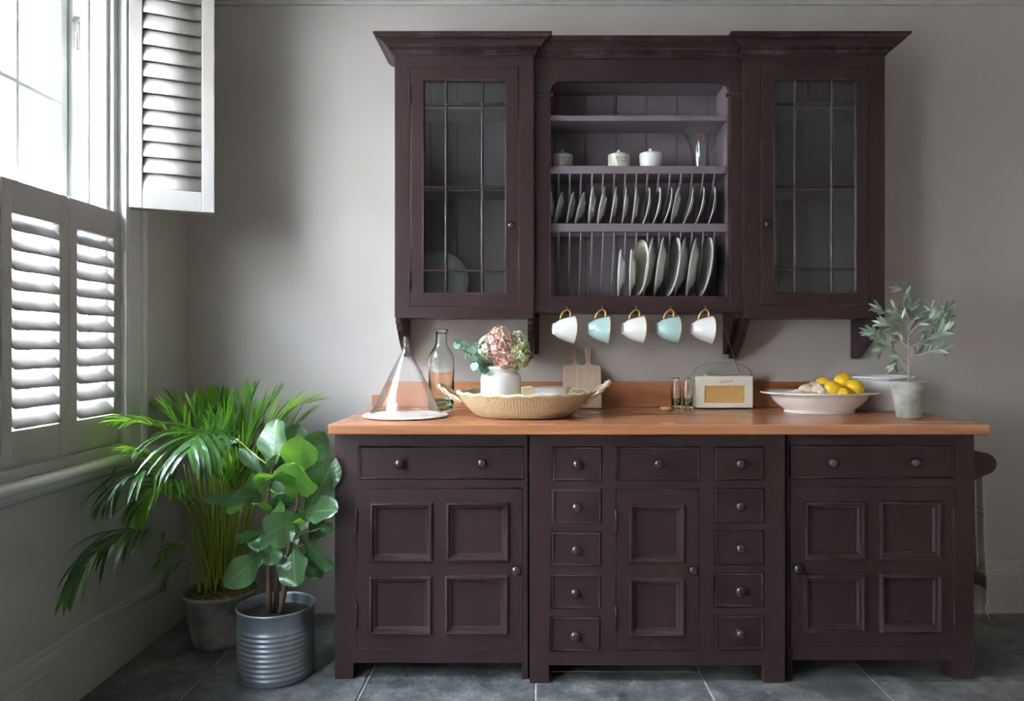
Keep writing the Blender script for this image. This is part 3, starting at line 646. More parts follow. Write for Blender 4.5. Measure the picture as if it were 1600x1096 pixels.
lowp = [(600,585,405,662,PW,.103,1),(661,651,402,662,PW,.103,1),(738,712,350,662,PC,.122,2),(800,740,315,660,PB,.1285,1),(866,812,315,660,PB,.1285,1),(934,886,310,660,PB,.1285,0),(993,931,315,660,PB,.1285,1),(1060,1001,312,660,PB,.1285,1),(1128,1077,310,660,PB,.1285,0)]
for i,(t_,b_,_,_,me,r,back) in enumerate(lowp):
    pt = 820+t_/3.653; pb = 820+b_/3.653; df = 3.235-r*.98
    dx = (pt-pb)*df/FPX; lean = math.asin(dx/(2*r)); x = (X(pt,df)+X(pb,df))/2-.006
    yaw = math.radians({0:14,1:-3,2:19}[back]+random.uniform(-1,1))-math.atan2(x,3.235); kind = {.103:'small white plate',.122:'cream deep plate',.1285:'large grey-white dinner plate'}[r]
    put_plate(me, x, 3.235 if r>.11 else 3.225, oz0+.003+r*math.cos(lean)+.001, lean, yaw, '%s standing %s from the left in the lower rack row' % (kind, ordn[i]), 'plates in the lower rack row')
o = link('plate', plate_mesh('platter', .139, GREYG, .018)); o.matrix_world = Matrix.Translation((X(684,3.31), 3.302, ZB+.0215+.139*math.cos(.16)+.003)) @ Matrix.Rotation(PI/2-.16,4,'X')
tag(o, 'round grey-green plate standing behind glass in the left cabinet', 'plate')

# ------------------------------------------------------------------ pots and vase on the shelf
zs2 = sh[1][0]+.0005
def sugar_pot(px, w, m, label, txt, ink, belly=0):
    d = 3.245; x = X(px,d); r = w/2; t = thing('lidded_pot', label, 'jar', (x,d,zs2), 'lidded pots on the shelf')
    body = [(0,.003),(r*.80,0),(r*.86,.003),(r*(.90+belly*.02),.012),(r*.97,.035),(r*.99,.060),(r,.066),(r*.94,.068),(r*.90,.062),(r*.85,.012),(0,.010)] if belly else [(0,.002),(r*.90,0),(r*.96,.003),(r*.97,.055),(r,.060),(r*.94,.062),(r*.9,.058),(r*.9,.01),(0,.008)]
    part('body', MB().lathe(body, (x,d,zs2), 32), m, t, smooth=True)
    zl = .068 if belly else .062
    L = part('lid', MB().lathe([(0,zl+.010),(r*.35,zl+.010),(r*.75,zl+.006),(r*.96,zl+.002),(r*.99,zl-.001),(r*.86,zl-.001),(0,zl+.002)][::-1], (x,d,zs2), 32), m, t, smooth=True)
    part('lid_knob', MB().lathe([(.0,zl+.026),(.006,zl+.0255),(.009,zl+.021),(.0085,zl+.016),(.0055,zl+.012),(.006,zl+.009)][::-1], (x,d,zs2), 16), m, L, smooth=True)
    if txt:
        tm = text_mb(txt, .0145)
        for v in tm.v:
            a = v.x/(r*.99)+math.radians(8); yy = v.y
            v.xyz = (x+r*.985*math.sin(a), d-r*.985*math.cos(a), zs2+.036+yy)
        part('lettering', tm, ink, t)
    return t
sugar_pot(879, .092, POTD, 'greyish lidded pot with black lettering at the left end', 'WHITE\nSUGAR', INK)
sugar_pot(967.3, .100, POTG, 'cream lidded pot with brown lettering in the middle', 'BROWN\nSUGAR', INKB)
sugar_pot(1016.6, .100, CERAM, 'plain white lidded pot without front lettering, nearest the vase', None, INK, 1)
vx = X(1096,3.25)
P = [(0,.0),(.034,0),(.037,.004),(.036,.02),(.040,.06),(.052,.11),(.070,.15),(.086,.172),(.0885,.176),(.086,.175),(.068,.149),(.049,.108),(.037,.058),(.031,.014),(0,.010)]
vs = solo('flared_vase', MB().lathe(P, (vx,3.25,zs2), 40), VASEG, (vx,3.25,zs2), 'clear flared glass vase with a small red mark on the shelf', 'vase', smooth=True)
part('sticker', MB().add([(vx+.052*math.sin(a)-.004, 3.25-.055*math.cos(a), zs2+z) for z in (.118,.138) for a in (-.1,.1)], [(0,1,3,2)]), RED, vs)

# ------------------------------------------------------------------ cups on hooks
def cup(label, m, px, i):
    t = thing('tea_cup', label, 'cup', (X(px,3.115),3.115,Z(503,3.115)), 'cups hanging under the plate rack'); ORG[t.name] = Vector((0,0,0))
    P = [(0,.004),(.020,.004),(.021,0),(.023,0),(.024,.006),(.034,.018),(.044,.040),(.051,.064),(.0555,.083),(.0575,.086),(.0555,.0855),(.048,.064),(.041,.041),(.031,.021),(.021,.010),(0,.009)]
    part('bowl', MB().lathe([(r*1.03,h) for r,h in P], (0,0,0), 36), m, t, smooth=True)
    part('gilt_rim', MB().lathe([(.0585,.0845),(.0600,.0858),(.0585,.087),(.0572,.0858),(.0585,.0845)], (0,0,0), 36), GOLD, t, smooth=True)
    h = bez([(-.050,0,.068),(-.095,0,.080),(-.092,0,.030),(-.0375,0,.028)],14)
    part('handle', MB().tube(h, [.0036]*14, 8, 1.3), GOLD, t, smooth=True)
    # hang: cup axis horizontal (pointing right), handle up
    t.rotation_euler = (0, PI/2+math.radians(3+i%2), random.uniform(-.1,.1)+.12)
    # handle top at local (-.087,0,.056) -> sits on the hook
    M = Euler(t.rotation_euler).to_matrix(); top = M @ Vector((-.082,0,.054))
    hk = Vector((X(px,3.11),3.116,Z(479,3.12)-.0145)); t.location = hk-top; return t
for i,(px,m,l) in enumerate([(886,CERAM,'white cup on the leftmost hook under the plate rack'),(941,BLUEG,'pale blue cup on the second hook, left of the middle'),(994,CERAM,'white cup on the middle hook under the plate rack'),(1048,BLUEG,'pale blue cup on the fourth hook, right of the middle'),(1102.5,CERAM,'white cup on the rightmost hook, above the radio')]):
    cup(l, m, px, i)

# ------------------------------------------------------------------ things on the worktop
ZW = .9225
bx, by = -.4925, 2.908
solo('serving_board', MB().lathe([(0,0),(.150,0),(.164,.003),(.167,.006),(.164,.010),(.150,.012),(0,.012)], (bx,by,ZW), 56), MARBLE, (bx,by,ZW), 'round whitewashed wooden board under the glass cone', 'board', smooth='auto')
P = [(.137,.0),(.139,.002),(.100,.078),(.055,.170),(.024,.228),(.017,.240),(.014,.252),(.013,.262),(.013,.288),(.0105,.297),(.005,.302),(0,.3025)]
Q = [(0,.2995),(.004,.299),(.0085,.295),(.0105,.287),(.0105,.262),(.0115,.251),(.0145,.239),(.0215,.227),(.0525,.169),(.0975,.077),(.1365,.001),(.137,.0)]
solo('glass_cloche', MB().lathe(P+Q, (bx+.002,by,ZW+.0125), 48), CLEAR, (bx,by,ZW+.0125), 'clear cone-shaped glass cloche with a tube knob', 'cloche', smooth=True)
gx, gy = -.378, 3.105
P = [(0,.008),(.030,.003),(.046,0),(.052,.004),(.053,.012),(.053,.215),(.051,.232),(.043,.250),(.031,.268),(.0245,.282),(.0232,.300),(.0232,.325),(.027,.333),(.032,.338),(.0315,.343),(.026,.344),(.021,.338),(.0200,.325),(.0200,.300),(.021,.283),(.028,.266),(.040,.248),(.0480,.231),(.0495,.215),(.0495,.016),(.030,.010),(0,.014)]
bt_ = solo('glass_bottle', MB().lathe(P, (gx,gy,ZW), 40), GREENB, (gx,gy,ZW), 'tall clear glass bottle with a rolled lip, behind the cloche', 'bottle', smooth=True)
part('thick_base', MB().lathe([(0,.0165),(.030,.013),(.047,.0175),(.0475,.030),(.030,.026),(0,.028)], (gx,gy,ZW), 32), GREENBASE, bt_, smooth=True, label='green thick glass base')
# basket
kx, ky = -.034, 2.98
bk = thing('seagrass_basket', 'shallow round woven straw basket with two rope handles', 'basket', (kx,ky,ZW))
nc = 10; outer = [(0,.0)]; 
def brad(h): return .182+(.262-.182)*(h/.088)**.72
for c in range(nc):
    h0 = .088*c/nc
    for q in range(5):
        h = h0+.088/nc*q/5; outer.append((brad(h)+.0032*math.sin(PI*(q+.5)/5), h+.0005))
outer += [(.264,.089),(.262,.093),(.256,.093)]
inner = [(brad(h)-.007, h+.006) for h in [.088*(1-q/8) for q in range(1,9)]]+[(0,.0065)]
part('body', MB().lathe(outer+inner, (kx,ky,ZW), 96), STRAW, bk, smooth=True)
rim = MB(); ring = [(kx+.262*math.cos(a), ky+.262*math.sin(a), ZW+.092+.0025*math.sin(a*22)) for a in [2*PI*k/132 for k in range(132)]]
rim.loft([[Vector(p)+Vector((math.cos(2*PI*i/132)*.0065*math.cos(b),math.sin(2*PI*i/132)*.0065*math.cos(b),.0065*math.sin(b))) for b in [2*PI*j/7 for j in range(7)]] for i,p in enumerate(ring)], cu=True, cv=True)
part('rim_coil', rim, mk('pale_straw',(.78,.68,.48),.8,(.66,.54,.34),60,bump=.6,bscale=120), bk, smooth=True)
ROPE = mk('straw_rope', (.74,.62,.44), .85, (.52,.40,.26), 50, bump=.8, bscale=110, stretch=(1,1,2))
for sg, zt_ in ((-1,.108),(1,.122)):
    a = MB(); pts = bez([(kx+sg*.236,ky-.07,ZW+.050),(kx+sg*.375,ky-.07,ZW+zt_+.035),(kx+sg*.375,ky+.07,ZW+zt_+.035),(kx+sg*.236,ky+.07,ZW+.050)],30)
    for ph in (0,PI):
        tw_ = []
        for i,p in enumerate(pts):
            tq = (pts[min(i+1,29)]-pts[max(i-1,0)]).normalized(); u_ = tq.orthogonal().normalized() if abs(tq.z)<.9 else Vector((0,1,0)); u_ = Vector((0,0,1)).cross(tq).normalized(); w_ = tq.cross(u_)
            b = ph+i*.75; tw_.append(p+.0045*(math.cos(b)*u_+math.sin(b)*w_))
        a.tube(tw_, .0062, 7)
    part('handle', a, ROPE, bk, smooth=True)
# white jar in the basket
jx, jy, jz = -.1257, 2.98, ZW+.0075
P = [(0,.004),(.070,0),(.078,.004),(.081,.012),(.081,.135),(.079,.148),(.073,.157),(.066,.162),(.065,.168),(.069,.176),(.071,.184),(.069,.1875),(.064,.187),(.061,.176),(.060,.163),(.070,.150),(.075,.135),(.075,.012),(0,.010)]
solo('stoneware_jar', MB().lathe(P, (jx,jy,jz), 48), CERAM, (jx,jy,jz), 'plump white glazed jar standing in the basket, holding the flowers', 'vase', smooth=True)
# dish in the basket
hx_, hy_ = .075, 3.0
P = [(0,.003),(.048,0),(.052,.004),(.058,.03),(.068,.075),(.072,.094),(.083,.098),(.083,.101),(.070,.100),(.064,.085),(.055,.03),(.045,.009),(0,.008)]
dsh = solo('enamel_dish', MB().lathe(P, (hx_,hy_,jz), 40), CERAMM, (hx_,hy_,jz), 'pale blue-grey round dish inside the basket, right of the jar', 'dish', smooth=True)
# flowers
def florets(mb, c, r, sc, n, size):
    c = Vector(c); n = int(n*1.9)
    for k in range(n):
        z = 1-2*(k+.5)/n; a = k*2.39996; q = math.sqrt(1-z*z); dv = Vector((q*math.cos(a), q*math.sin(a), z))
        dv = (dv+Vector([random.uniform(-.25,.25) for _ in range(3)])).normalized()
        p = c+Vector((dv.x*sc[0],dv.y*sc[1],dv.z*sc[2]))*r*random.uniform(.66,1.14)
        u = dv.orthogonal().normalized(); w = dv.cross(u); ro = random.uniform(0,PI); s_ = size*random.uniform(.7,1.3)
        vs_ = [p]; fs = []
        for j in range(4):
            b = ro+j*PI/2; e = math.cos(b)*u+math.sin(b)*w; g = -math.sin(b)*u+math.cos(b)*w; i0 = len(vs_)
            vs_ += [p+e*s_*.55+g*s_*.42+dv*s_*.35, p+e*s_*1.05+dv*s_*.15, p+e*s_*.55-g*s_*.42+dv*s_*.35]; fs.append((0,i0,i0+1,i0+2))
        mb.add(vs_, fs)
STEMG = mk('green_stem',(.20,.26,.10),.6)
def hydrangea(label, m, blobs, n, size, base):
    c = Vector(blobs[0][0]); t = thing('hydrangea_head', label, 'flower', base, 'hydrangea heads in the white jar')
    mb = MB()
    for bc, r, sc, nn in blobs: florets(mb, bc, r, sc, nn, size)
    part('florets', mb, m, t, kind='stuff'); part('stem', MB().tube([base, (Vector(base)+c)/2+Vector((0,0,.02)), c], .003, 6), STEMG, t)
    core = MB()
    for bc, r, sc, nn in blobs: core.ball(bc, r*.62, sc, 12, 8)
    part('flower_core', core, EUC, t, kind='stuff')
fb = (jx,jy,jz+.04)
hydrangea('dried pink and copper hydrangea head in the middle of the bunch', HYP, [(at(783,541,2.93),.056,(1.1,1,1.0),190),(at(792,563,2.91),.036,(1.2,1,.8),90),(at(781,524,2.94),.034,(1.1,1,.9),80)], 0, .0105, fb)
hydrangea('pale white-green hydrangea head behind and left of the pink one', HYW, [(at(765,545,2.96),.046,(.9,1,1.1),120),(at(806,533,2.98),.040,(1,1,.9),100)], 0, .0105, (jx-.015,jy+.02,jz+.04))
hydrangea('olive-green hydrangea head hanging over the jar rim at right', HYG, [(at(811,552,2.93),.050,(.85,1,1.15),180),(at(801,566,2.93),.032,(1.1,1,.7),70)], 0, .0095, (jx+.02,jy,jz+.04))
eu = thing('eucalyptus_sprig', 'blue-green eucalyptus sprig leaning left out of the jar', 'foliage', (jx-.02,jy,jz+.04))
def rleaf(p, d, s, r):   # round leaf mesh in world coordinates
    d = Vector(d).normalized(); sd = d.cross(Vector(s)).normalized(); nn = sd.cross(d); P_ = []
    uvs = []
    for t in [0,.12,.3,.5,.7,.88,1]:
        wd = math.sin(PI*min(1,.02+t*.98))**.7
        for q in (-1,0,1): P_.append(p+d*(t*2*r)+sd*(q*wd*r*.95)+nn*(.12*r*abs(q)*1.0-.25*r*t*t)); uvs.append((.5+q*.5,t))
    mb = MB(); n = 7
    mb.add(P_, [(i*3+j,i*3+j+1,(i+1)*3+j+1,(i+1)*3+j) for i in range(n-1) for j in range(2)]); mb.uv = uvs; return mb
for tip, nl in ((at(712,532,2.93),9),(at(722,547,2.88),7),(at(735,566,2.86),5),(at(741,540,2.95),6)):
    b = Vector((jx-.02,jy,jz+.05)); pts = bez([b, Vector((jx-.045,jy-.03,jz+.215)), tip],16)
    part('stem', MB().tube(pts, [.0022]*16, 5), STEMG, eu)
    for k in range(nl):
        p = pts[min(15,7+int(8*k/nl))]; tg = (pts[15]-pts[10]).normalized()
        for sg in (-1,1):
            dv = tg*.5+Vector((random.uniform(-.5,.4), random.uniform(-.9,.1), sg*random.uniform(.5,1.0)))
            part('leaf', rleaf(p, dv, Vector((random.uniform(-.4,.4),-1,.4)), random.uniform(.012,.019)), EUCL, eu, smooth=True)
# chopping boards
def paddle(label, pxc, d0, w, zt_, lean):
    P = []; hw = w/2; hb = .192
    P = [(-hw+.004,0),(hw-.004,0),(hw,.004)]+[(hw,hb-.014),(hw-.004,hb-.004),(hw-.014,hb)]+[(.020,hb+.001),(.013,hb+.006),(.010,hb+.018),(.010,hb+.030),(.0125,hb+.050),(.0135,hb+.066),(.0115,hb+.076),(.006,hb+.082),(0,hb+.0835)]
    P += [(-a,b) for a,b in P[::-1][1:]]
    P = [p for i,p in enumerate(P) if p != P[i-1]]
    x = X(pxc,d0); o = solo('chopping_board', MB().poly(P, -.006, .006, lambda u,v,q:(u,q,v)), BEECH, (0,0,0), label, 'chopping board', 'paddle boards against the splashback', bevel=.003)
    o.location = (x,d0,ZW+.0015); o.rotation_euler = (-lean,0,0); return o
ln = math.atan2(.083-.012,.277)
paddle('pale beech paddle chopping board, left and rear of the pair', 899.7, 3.281, .111, 0, ln)
paddle('pale beech paddle chopping board, right and front of the pair', 920.6, 3.266, .111, 0, ln)
# little bottles and cork
def small_bottle(x, y, label):
    P = [(0,.010),(.012,.008),(.017,.0),(.0205,.003),(.0215,.010),(.0215,.085),(.0195,.097),(.0145,.112),(.0125,.120),(.0125,.128),(.0155,.131),(.0155,.136),(.0115,.137),(.0100,.130),(.0100,.120),(.012,.111),(.017,.096),(.0190,.085),(.0190,.014),(0,.015)]
    t = solo('milk_bottle', MB().lathe(P, (x,y,ZW), 24), GREENB, (x,y,ZW), label, 'bottle', 'small milk bottles beside the radio', smooth=True)
    part('thick_base', MB().lathe([(0,.0158),(.0186,.0158),(.0186,.028),(0,.024)], (x,y,ZW), 20), GREENBASE, t, smooth=True)
small_bottle(X(1056.8,3.262),3.262,'little clear milk bottle with green base, left of the two')
small_bottle(X(1074.3,3.235),3.235,'little clear milk bottle with green base, right next to the radio')
solo('cork_lid', MB().lathe([(0,0),(.021,0),(.0235,.002),(.0235,.010),(.021,.012),(0,.012)], (X(1040,3.235),3.235,ZW), 28), CORK, (X(1040,3.235),3.235,ZW), 'small round cork lid lying left of the little bottles', 'lid', smooth='auto')
# radio
rx0, rx1, ry0, ry1, rz0, rz1 = X(1087,3.24), X(1178,3.24), 3.24, 3.338, ZW+.004, Z(587.3,3.24)
rd = thing('portable_radio', 'ivory retro portable radio with gold speaker cloth and strap handle', 'radio', ((rx0+rx1)/2,3.29,ZW)); rxc = (rx0+rx1)/2
part('case', MB().box(rx0,rx1,ry0+.006,ry1,rz0,rz1), IVORY, rd, bevel=.007)
gr = (X(1101.5,3.24),X(1164.2,3.24),Z(630,3.24),Z(603,3.24))
part('front_panel', MB().plate(rx0+.004,rx1-.004,rz0+.003,rz1-.003,[gr],ry0,ry0+.008), IVORY, rd, bevel=.002)
part('speaker_cloth', MB().box(gr[0]-.002,gr[1]+.002,ry0+.0045,ry0+.0065,gr[2]-.002,gr[3]+.002), GRILLE, rd)
tm = text_mb('Roberts', .0185, .35)
for v in tm.v: v.xyz = (X(1135,3.24)+v.x, ry0-.0008, Z(596.4,3.24)+v.y+v.x*.12)
part('badge', tm, mk('copper_badge',(.50,.20,.06),.4), rd)
for px in (1103.5,1158.5): part('dial', MB().lathe([(0,rz1+.007),(.008,rz1+.007),(.010,rz1+.005),(.010,rz1-.001)][::-1], (X(px,3.27),3.285,0), 20), mk('ivory_dial',(.8,.76,.68),.3), rd, smooth='auto')
for xx,sg in ((rx0,-1),(rx1,1)):
    part('strap_stud', MB().lathe([(0,-.006*sg),(.006,-.005*sg),(.007,0)], (xx,3.285,rz0+.085), 14, ax='x'), BRASS, rd, smooth=True)
hp = [Vector((rx0-.004,3.285,rz0+.080)),Vector((rx0-.006,3.285,rz1-.005))]+bez([(rx0-.006,3.285,rz1+.0),(rx0+.004,3.285,rz1+.060),(rxc-.04,3.285,rz1+.056),(rxc,3.285,rz1+.056)],12)+bez([(rxc,3.285,rz1+.056),(rxc+.04,3.285,rz1+.056),(rx1-.004,3.285,rz1+.060),(rx1+.006,3.285,rz1)],12)[1:]+[Vector((rx1+.004,3.285,rz0+.080))]
part('strap_handle', MB().loft([[(p.x,p.y-.008,p.z),(p.x,p.y+.008,p.z),(p.x+(.0022 if p.x<rxc else -.0022)*0,p.y+.008,p.z-.007),(p.x,p.y-.008,p.z-.007)] for p in hp], cv=True, cap=True), STRAP, rd, smooth='auto')
an = MB(); A0 = Vector((X(1157,3.32),3.32,rz1-.002)); A1 = Vector((X(1128.4,3.05),3.05,Z(505.6,3.05)))
for k in range(4): an.tube([A0+(A1-A0)*k/4, A0+(A1-A0)*(k+1)/4], .0026-.0004*k, 8)
part('aerial', an, BRASS, rd, smooth=True)
# fruit bowl
fx, fy = 1.183, 3.09
P = [(0,.004),(.130,.001),(.141,.0),(.144,.003),(.142,.012),(.146,.017),(.172,.035),(.192,.058),(.200,.072),(.238,.081),(.241,.084),(.238,.087),(.200,.080),(.190,.070),(.165,.040),(.14,.022),(.10,.015),(0,.013)]
solo('fruit_bowl', MB().lathe(P, (fx,fy,ZW), 64, 1, .72), CERAM, (fx,fy,ZW), 'wide shallow white footed bowl holding the lemons', 'bowl', smooth=True)
lem = [((1317,597,3.10),.0365,'lemon on top of the others in the white bowl',(.3,.2,.5)),((1299.8,609.5,3.02),.036,'lemon at the front beside the ginger',(1.2,.3,1.0)),((1334.5,607.5,3.05),.038,'lemon at the right end of the heap',(.2,.6,2.0)),((1285.5,602.5,3.13),.034,'lemon behind, just above the ginger',(1.3,0,2.5)),((1317,616.5,3.0),.029,'lemon lying lowest, mostly hidden by the bowl rim',(1.5,.2,.2))]
for (c,r,l,ro) in lem:
    p = at(*c); mb = MB().ball((0,0,0), r, (1,1,1.0), 22, 16, lambda d: 1+.09*max(0,abs(d.z)-.90)/.10+.008*math.sin(17*d.x)*math.sin(15*d.y))
    o = solo('lemon', mb, LEMON, (0,0,0), l, 'lemon', 'lemons in the white bowl', smooth=True); o.location = p; o.rotation_euler = ro
mb = MB(); rnd = random.Random(3)
for (c,r,sc) in [((1262,611,3.05),.034,(1.15,.8,.8)),((1279,609,3.03),.028,(1,.8,.9)),((1250,615,3.04),.026,(1.2,.8,.7)),((1271,604,3.07),.024,(1,.8,.8)),((1286,613,3.01),.019,(.9,.9,.8)),((1291,606,3.06),.016,(1,.8,1)),((1242,619,3.02),.016,(1.2,.8,.8))]:
    ph = rnd.uniform(0,6); mb.ball(at(*c), r, sc, 18, 12, lambda d,ph=ph: 1+.07*math.sin(9*d.x+ph)+.05*math.sin(13*d.z+7*d.y+ph))
solo('ginger_root', mb, GINGER, at(1264,615,3.04), 'knobbly pale pinkish ginger root left of the lemons', 'ginger', smooth=True)
# big bowl behind
gx2, gy2 = X(1371,3.222), 3.222
P = [(0,.004),(.083,0),(.088,.004),(.092,.012),(.108,.05),(.122,.09),(.132,.125),(.1335,.133),(.143,.137),(.145,.142),(.142,.147),(.134,.146),(.128,.130),(.118,.09),(.103,.05),(.085,.014),(0,.010)]
solo('mixing_bowl', MB().lathe(P, (gx2,gy2,ZW), 56), CERAMM, (gx2,gy2,ZW), 'large deep white bowl behind the fruit bowl and olive tree', 'bowl', smooth=True)

# ------------------------------------------------------------------ olive tree
ox, oy = 1.44, 2.867
ol = thing('potted_olive_tree', 'small olive tree in a mossy grey clay pot on the worktop', 'potted plant', (ox,oy,ZW))
P = [(0,.002),(.038,0),(.0425,.003),(.048,.03),(.060,.105),(.0625,.110),(.068,.122),(.0695,.140),(.066,.141),(.0635,.138),(.060,.118),(.045,.03),(0,.02)]
part('pot', MB().lathe(P, (ox,oy,ZW), 40), CONC, ol, smooth=True); part('soil', MB().lathe([(0,.130),(.030,.131),(.0615,.127),(.060,.12)], (ox,oy,ZW), 24), SOIL, ol, smooth=True)
dO = oy
def O(cx, cy, dd=0): return at(1350+cx/4.98, 440+cy/4.98, dO+dd)
tr = [O(350,790),O(352,700),O(350,640),O(348,560),O(345,460),O(352,380)]
part('trunk', MB().tube(tr, [.0062,.0055,.005,.0045,.0035,.002], 8), TWIG, ol, smooth=True)
brs = [[O(347,655),O(290,600,-.01),O(215,520,-.02),O(110,430,-.02),O(45,395,-.02)],[O(350,610),O(400,575,.0),O(450,500,.03),O(475,480,.03)],[O(350,520),O(420,480,-.02),O(520,430,-.04),O(610,360,-.04)],[O(350,470),O(340,330,.02),O(270,280,.03),O(150,230,.03),O(120,215,.03)],
       [O(350,400),O(355,300),O(310,190),O(320,80),O(290,60)],[O(350,400),O(362,280),O(375,190)],[O(350,460),O(440,390,.04),O(560,310,.05),O(660,200,.05)],[O(350,480),O(280,400,-.04),O(200,350,-.06),O(150,330,-.05)],[O(350,420),O(430,330,-.03),O(540,270,-.04),O(525,215,-.03)],
       [O(400,575),O(470,560,-.02),O(560,530,-.03),O(620,535,-.03)],[O(270,580),O(255,620,-.01),O(240,660,0)],[O(348,520),O(290,470,.03),O(180,440,.04),O(90,420,.04)],[O(350,440),O(300,300,-.02),O(230,210,-.02)],[O(520,430,-.04),O(600,400,-.05),O(660,375,-.05)],[O(350,380),O(400,280,.02),O(440,270,.02)],[O(215,520,-.02),O(160,510,-.02),O(120,540,-.02)],[O(440,390,.04),O(520,350,.0),O(650,290,0)]]
brm = MB()
def smooth_path(ps, n=14):
    out = []; m = len(ps)-1
    for i in range(n):
        u = m*i/(n-1); k = min(int(u),m-1); f = u-k; p0,p1,p2,p3 = ps[max(k-1,0)],ps[k],ps[k+1],ps[min(k+2,m)]
        out.append(.5*((2*p1)+(p2-p0)*f+(2*p0-5*p1+4*p2-p3)*f*f+(3*p1-p0-3*p2+p3)*f**3))
    return out
def blade(L, w, m, cup=.15, droop=.15):
    mb = MB(); P_ = []; uv = []
    for t in [0,.1,.3,.55,.8,1]:
        wd = w*math.sin(PI*min(.98,.04+t*.94))**.8
        for q in (-1,0,1): P_.append((q*wd/2, t*L, abs(q)*wd*cup-droop*L*t*t)); uv.append((.5+q/2,t))
    mb.add(P_, [(i*3+j,i*3+j+1,(i+1)*3+j+1,(i+1)*3+j) for i in range(5) for j in range(2)]); mb.uv = uv; return mesh('leaf', mb, m, smooth=True)
blades = [blade(.042,.011,OLIV), blade(.034,.010,OLIV,.1,.05), blade(.046,.011,OLIVL), blade(.038,.012,OLIVL,.1,.2), blade(.040,.010,OLIV,.2,-.1)]
def place_leaf(me, p, d, parent, roll=None):
    d = d.normalized(); z = Vector((random.uniform(-.8,.8),-.9,random.uniform(-.2,1))); xx = d.cross(z).normalized(); zz = xx.cross(d)
    M = Matrix((xx,d,zz)).transposed().to_4x4(); M.translation = p-ORG[parent.name]
    o = link('leaf', me, parent); o.matrix_local = M; return o
for b in brs:
    b = smooth_path(b); brm.tube(b, [.0028*(1-.75*i/13) for i in range(14)], 6)
    for i in range(4,14):
        tg = (b[min(i+1,13)]-b[i-1]).normalized()
        for sg in ((-1,1) if i%2 or i>9 else (random.choice((-1,1)),)):
            if random.random() < .12: continue
            sd = tg.cross(Vector((0,-1,0))); sd = sd.normalized() if sd.length>.1 else Vector((1,0,0))
            d = tg*.9+sd*sg*random.uniform(.4,.9)+Vector((0,random.uniform(-.6,.4),.1))
            place_leaf(random.choice(blades), b[i], d, ol)
    place_leaf(random.choice(blades), b[-1], b[-1]-b[-3], ol)
part('branches', brm, TWIG, ol, smooth=True)

# ------------------------------------------------------------------ towel rail and towel
tr_ = thing('towel_rail', 'dark wooden towel rail with shaped ends on the cabinet side', 'rail', (1.59,3.0,.69))
x0 = X(1522,dL)+.0005; y_a, y_b = 2.74, 3.24
zA, zB_ = Z(692.5,2.75), Z(757,2.75); zm = (zA+zB_)/2
pts = [(x0,zA),(x0+.012,zA)]+[(x0+.012+.020*t, zA-.026*t*t) for t in (.4,.7,1)]+[(x0+.062+.052*math.sin(a)*1.0-.0, zm+.042*math.cos(a)) for a in [PI*k/12 for k in range(1,12)]]+[(x0+.040,zB_+.020),(x0+.026,zB_+.006),(x0+.016,zB_),(x0,zB_)]
for y in (y_a,y_b): part('end_bracket', MB().poly(pts, y, y+.02, lambda u,v,w:(u,w,v)), AUB, tr_, bevel=.003)
part('pole', MB().tube([(x0+.066,y_a+.02,zm+.005),(x0+.066,y_b,zm+.005)], .011, 14), AUB, tr_, smooth=True)
tw = thing('hanging_towel', 'cream linen towel with grey stripes and fringe hanging from the rail', 'towel', (x0+.066,3.0,.15))
def cloth(z0, z1, ya, yb, m, name, xo=.0, amp=.010):
    rows = []; nz = 10
    for i in range(nz+1):
        z = z0+(z1-z0)*i/nz; row = []
        for j in range(25):
            t = j/24; y = ya+(yb-ya)*t; fl_ = (Z(757,2.8)-z)/.55
            row.append((x0+.066+xo+amp*math.sin(t*15)*max(.2,fl_)+.012*max(0,fl_)*max(0,1-t*5), y-.01*fl_*(1 if t<.5 else -1), z))
        rows.append(row)
    mb = MB().loft(rows); o = part(name, mb, m, tw, smooth=True); s_ = o.modifiers.new('thick','SOLIDIFY'); s_.thickness = .003; return o
zt_ = zm+.005; yA, yB = 2.768, 3.15
z1s, z2s, z3s = Z(795,2.77), Z(899,2.77), Z(921,2.77)
segs = [(zt_, z1s, LINEN),(z1s,z1s-.005,LINENG),(z1s-.005,z1s-.018,LINEN),(z1s-.018,z1s-.025,LINENG),(z1s-.025,z2s,LINEN),(z2s,z3s,LINENG)]
for (a,b,m) in segs: cloth(a,b,yA,yB,m,'woven_cloth' if m is LINEN else 'stripe', .016)
cloth(zt_, .38, yA+.005, yB-.005, LINEN, 'rear_fold', -.014, .004)
cp = MB().loft([[(x0+.066+.0155*math.cos(a), y, zt_+.0155*math.sin(a)) for a in [PI*k/8 for k in range(9)]] for y in (yA,yB)]); part('top_fold', cp, LINEN, tw, smooth=True)
fg = MB()
for k in range(70):
    t = k/69; y = yA+(yB-yA)*t; xx = x0+.080+.010*math.sin(t*15)+.012*max(0,1-t*5); L = random.uniform(.085,.115)
    fg.tube([(xx,y,z3s),(xx+random.uniform(-.004,.006),y+random.uniform(-.006,.003),z3s-L*.5),(xx+random.uniform(-.012,.018),y+random.uniform(-.015,.006),z3s-L)], [.0028,.0035,.001], 5)
part('fringe', fg, LINEN, tw, kind='stuff')

